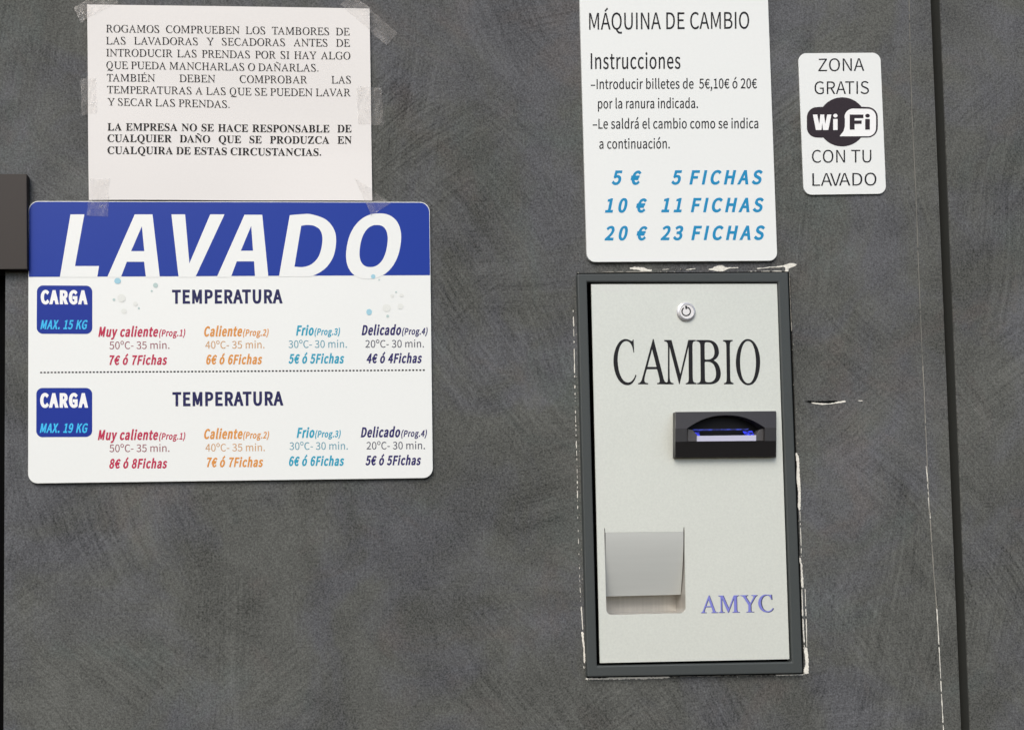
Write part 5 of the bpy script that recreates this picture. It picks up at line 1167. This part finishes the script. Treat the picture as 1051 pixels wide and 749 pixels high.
tape('clear tape across the upper left corner of the paper notice', [(73.6, 5.2), (112, -16), (121, 1.5), (81.4, 20.8)], seed=1)
tape('clear tape slanting over the upper right corner of the paper notice', [(348, 3), (362, -9), (408, 31.5), (397, 44.6)], seed=2, n=(10, 18))
tape('short crinkled tape at the left edge of the paper notice', [(81, 78.2), (98, 79.2), (99.4, 115.4), (82.4, 116.4)], seed=3)
tape('short crinkled tape at the right edge of the paper notice', [(366, 88.4), (391.8, 87.4), (394, 126.6), (367.4, 126.0)], seed=4)
tape('clear tape joining the lower left corner of the notice to the blue band', [(92.8, 183), (112.4, 183.4), (110.6, 222), (88.4, 221)], seed=5)
tape('clear tape over the lower right corner of the paper notice', [(364, 182), (383.4, 194.6), (401, 208.6), (381, 221)], seed=6)

# ------------------------------------------------------------------ change machine
mach = thing('change_machine', 'silver coin change machine in a dark frame let into the wall, marked CAMBIO', 'change machine', P(712, 692))
FP = 6.0
fr_out = [(592.6, 281.0), (809.0, 279.4), (824.2, 690.8), (603.0, 694.4)]
fr_in = [(602.6, 289.4), (798.7, 289.7), (813.0, 679.2), (613.0, 683.2)]
o_w = [P(x, y, FP) for x, y in fr_out]
i_w = [P(x, y, FP) for x, y in fr_in]
vs, fs = solid_world([o_w, i_w[::-1]], FP, -4)
mesh('frame', vs, fs, FRAME, mach, bevel=1.3)
gap_o = [P(x, y, .4) for x, y in ((591.9, 280.3), (809.8, 278.7), (825.0, 691.6), (602.3, 695.2))]
vs, fs = solid_world([gap_o], .4, -3)
vs, fs = solid_world([gap_o, [P(x, y, .4) for x, y in ((600, 288), (801, 288), (815, 682), (611, 685))][::-1]], .4, -3)
mesh('dark_gap_line', vs, fs, DARKIN, mach)  # dark ring drawn for the shaded gap between frame and wall
# dark cabinet behind the door: open-fronted box
bx0, bx1, bz0, bz1 = mx0 + .002, mx1 - .002, mz0 + .002, mz1 - .002
vs = [Vector((x, y, z)) for y in (.0045, .055) for x, z in ((bx0, bz0), (bx1, bz0), (bx1, bz1), (bx0, bz1))]
mesh('cabinet', vs, [(0, 1, 5, 4), (1, 2, 6, 5), (2, 3, 7, 6), (3, 0, 4, 7), (4, 5, 6, 7)], DARKIN, mach)

DP = 4.2
dr = [(606.9, 291.7), (797.4, 291.2), (810.2, 676.0), (615.8, 680.0)]
hole = [(620.3, 546.0), (702.6, 544.6)]
hole_o = [(620.2, 541.5), (620.9, 541.5), (621.1, 546.5), (701.6, 545.2), (701.6, 540.6), (702.4, 540.6), (702.7, 546.0)]
hr = rrect([(620.4, 545), (702.6, 544), (704.2, 628.9), (622.4, 630.9)], 0, 8, [0, 0, 6, 6])
hl = [(620.2, 541.8), (620.9, 541.8), (621.2, 546.2), (701.4, 545.4), (701.6, 540.8), (702.4, 540.8), (702.7, 546)] + hr[2:]
vs, fs = solid([[*dr], hl], DP, DP - 1.6)
doorp = mesh('door', vs, fs, STEEL, mach)
zc = lambda x: 585 + x / 4.204
words('title_lettering', [T(ch, 'roman', (zc(xa), 394.3), (zc(xb), 394.2), 45.4) for ch, xa, xb in
                          (('C', 188, 287), ('A', 294, 426), ('M', 407, 546), ('B', 546, 651), ('I', 662, 706), ('O', 716, 821))], BLACK, doorp, DP + .12)
words('badge_lettering', [T('AMYC', 'roman', (719.6, 629.0), (794.6, 627.8), 17.8, bold=10)], VEDGE, doorp, DP + .12)  # larger dark copy, offset right and down, stands for the engraved edges
words('badge_lettering', [T('AMYC', 'roman', (719.2, 628.7), (793.6, 627.5), 17.6, bold=2)], VIOLET, doorp, DP + .24)

# coin tray: flap bent inwards, cup behind it
D_F, D_B = DP - 13.0, DP - 27.0
cup = []
rim = [P(x, y, DP - 1.7) for x, y in hr]
bk = [P(x, y, DP - 1.7) for x, y in rrect([(620.4, 545), (702.6, 544), (704.2, 628.9), (622.4, 630.9)], 0, 8, [0, 0, 3, 3])]
bk = [Vector((v.x, -D_B / 1000, v.z)) for v in bk]
n = len(rim)
vs = rim + bk
fs = [(i, (i + 1) % n, (i + 1) % n + n, i + n) for i in range(n)] + [tuple(range(n, 2 * n))]
tray = mesh('coin_tray', vs, fs, BRUSH, mach)
wA, wB = P(621.3, 546.3, DP - .3), P(701.3, 545.5, DP - .3)
lo = P(622.6, 611.8, D_F); hi = P(696.2, 610.0, D_F)
fl = []
NSEG = 20
for i in range(NSEG + 1):
    t = i / NSEG
    d = (DP - .03) + (D_F - (DP - .03)) * (t ** 1.45)
    z_l = wA.z + (lo.z - wA.z) * t
    z_r = wB.z + (hi.z - wB.z) * t
    fl.append((Vector((wA.x + .0004 * t, -d / 1000, z_l)), Vector((wB.x + .0006 * t, -d / 1000, z_r))))
vs = [p for ab in fl for p in ab]
fs = [(2 * i, 2 * i + 1, 2 * i + 3, 2 * i + 2) for i in range(NSEG)]
lip = [fl[-1][0] + Vector((0, .0009, .0002)), fl[-1][1] + Vector((0, .0009, .0002))]
flap = mesh('flap', vs, fs, FLAPM, tray, smooth=True)
mesh('flap_lip', [fl[-1][0], fl[-1][1], lip[1], lip[0]], [(0, 1, 2, 3)], FLAPM, tray)

# lock
lc = P(703.9, 320.2, DP)


def lathe(profile, cen, n=40):
    """Revolve (radius mm, proud mm) about the axis through cen."""
    vs, fs = [], []
    for r_, d in profile:
        for i in range(n):
            a = 2 * math.pi * i / n
            vs.append(Vector((cen.x + r_ / 1000 * math.cos(a), -d / 1000, cen.z + r_ / 1000 * math.sin(a))))
    for k in range(len(profile) - 1):
        for i in range(n):
            j = (i + 1) % n
            fs.append((k * n + i, k * n + j, (k + 1) * n + j, (k + 1) * n + i))
    return vs, fs


vs, fs = lathe([(10.2, DP), (10.2, DP + .9), (9.6, DP + 1.8), (8.2, DP + 2.6), (7.7, DP + 2.6), (7.5, DP + 2.2), (7.4, DP + 2.1), (0.01, DP + 2.1)], lc)
lock = mesh('lock', vs, fs, CHROME, mach, smooth=False)
vs, fs = lathe([(7.4, DP + 2.16), (0.01, DP + 2.16)], lc)
mesh('lock_face', vs, fs, LOCKF, lock)
cx, cy = 704.3, 319.6
ring = arc(cx, cy, 4.9, -75, 235, 40) + list(reversed(arc(cx, cy, 3.7, -75, 235, 40)))
notch = [(cx - 1.2, cy - 6.0), (cx + .9, cy - 5.6), (cx + .8, cy - 2.2), (cx - .7, cy - 2.6)]
print_mesh('key_slot', [[ring], [notch]], DP + 2.3, BLACKP2, lock)

# banknote acceptor
zb_ = lambda x, y: (680 + x / 8.085, 410 + y / 8.085)
acc = thing('banknote_slot', None, None, Vector((0, 0, 0)))
acc.parent = mach
acc.location = P(744, 470, DP) - mach.location
B0 = DP
prof = [(422.6, 6.5), (439.7, 14.0), (453.2, 14.0), (469.3, 6.0)]


def depth_at(y):
    for (ya, da), (yb, db) in zip(prof[:-1], prof[1:]):
        if y <= yb:
            t = (y - ya) / (yb - ya)
            return B0 + da + (db - da) * max(0, t)
    return B0 + prof[-1][1]


XA0, XH0, XH1, XA1 = 693.2, 705.4, 785.2, 796.4
yb_ = lambda x: -0.9 * (x - 693) / 103.0                     # the whole bezel leans a little


def arch(x):
    t = (x - XH0) / (XH1 - XH0)
    return 439.7 - 13.2 * (1 - abs(2 * t - 1) ** 2.2)


xs_ = [XA0, 699] + [XH0 + (XH1 - XH0) * i / 28 for i in range(29)] + [790, XA1]
vs, fs = [], []


def strip(ys_of_x, i0, i1):
    for i in range(i0, i1):
        xa, xb = xs_[i], xs_[i + 1]
        ya, yb = ys_of_x(xa), ys_of_x(xb)
        for k in range(len(ya) - 1):
            n0 = len(vs)
            for (x, y) in ((xa, ya[k]), (xb, yb[k]), (xb, yb[k + 1]), (xa, ya[k + 1])):
                vs.append(P(x, y + yb_(x), depth_at(y)))
            fs.append((n0, n0 + 1, n0 + 2, n0 + 3))


iH0, iH1 = 2, 30
full = lambda x: [422.6, 431, 439.7, 453.2, 469.3]
strip(full, 0, iH0)
strip(full, iH1, len(xs_) - 1)
strip(lambda x: [422.6, (422.6 + arch(x)) / 2, arch(x)], iH0, iH1)
strip(lambda x: [453.2, 469.3], iH0, iH1)
# walls of the opening
rimp = [(x, arch(x)) for x in xs_[iH0:iH1 + 1]] + [(XH1, 453.2), (XH0, 453.2)]
for a, b in zip(rimp, rimp[1:] + rimp[:1]):
    n0 = len(vs)
    A, Bq = P(a[0], a[1] + yb_(a[0]), depth_at(a[1])), P(b[0], b[1] + yb_(b[0]), depth_at(b[1]))
    vs += [A, Bq, Vector((Bq.x, -(B0 + 1) / 1000, Bq.z)), Vector((A.x, -(B0 + 1) / 1000, A.z))]
    fs.append((n0, n0 + 1, n0 + 2, n0 + 3))
# chamfered outer sides down to the door
outer = [(x, 422.6) for x in xs_] + [(XA1, y) for y in (431, 439.7, 453.2, 469.3)] + [(x, 469.3) for x in reversed(xs_[:-1])] + [(XA0, y) for y in (453.2, 439.7, 431)]
for a, b in zip(outer, outer[1:] + outer[:1]):
    def foot(q, p):
        fx = 691.0 if q[0] == XA0 else (797.4 if q[0] == XA1 else q[0])
        fp = P(fx, q[1] + yb_(q[0]), B0 + 1)
        return Vector((fp.x, -B0 / 1000, p.z))
    A, Bq = P(a[0], a[1] + yb_(a[0]), depth_at(a[1])), P(b[0], b[1] + yb_(b[0]), depth_at(b[1]))
    n0 = len(vs)
    vs += [A, Bq, foot(b, Bq), foot(a, A)]
    fs.append((n0, n0 + 1, n0 + 2, n0 + 3))
mesh('bezel', vs, fs, BLACKP, acc, bevel=.4)
# inside of the slot
q = [P(x, y, B0 + 8) for x, y in ((XH0 - 1, 424), (XH1 + 1, 424), (XH1 + 1, 455), (XH0 - 1, 455))]
q = [Vector((v.x, -(B0 + 1.2) / 1000, v.z)) for v in q]
vs, fs = solid_world([q], B0 + 1.2, B0 + .2)
mesh('slot_back', vs, fs, BLACKP2, acc)


def block(name, px, d, th, mat):
    fl_ = [P(x, y + yb_(x), B0 + d) for x, y in px]
    v, f = solid_world([fl_], B0 + d, B0 + d - th)
    return mesh(name, v, f, mat, acc, bevel=.25)


block('side_guide', [(705.8, 440.2), (711.0, 441.4), (716.0, 447), (716.0, 453.0), (705.8, 453.0)], 10.5, 9, GREYP)
block('side_guide', [(784.8, 440.2), (780.0, 441.4), (776.0, 447), (776.0, 453.0), (784.8, 453.0)], 10.5, 9, GREYP)
block('note_tray', [(715.6, 447.4), (776.2, 447.2), (776.2, 453.1), (715.6, 453.1)], 12, 10, TRAYP)
block('light_strip', [(711, 440.6), (769.0, 440.4), (767.0, 441.7), (713.0, 441.9)], 6.5, 2, LEDD)
block('light_strip', [(711.5, 443.6), (718.0, 443.6), (718.4, 447.2), (714.6, 447.2)], 8.0, 2, LED)
block('light_strip', [(763.0, 442.8), (772.0, 442.6), (774.4, 447.0), (766.0, 447.2)], 8.0, 2, LED)
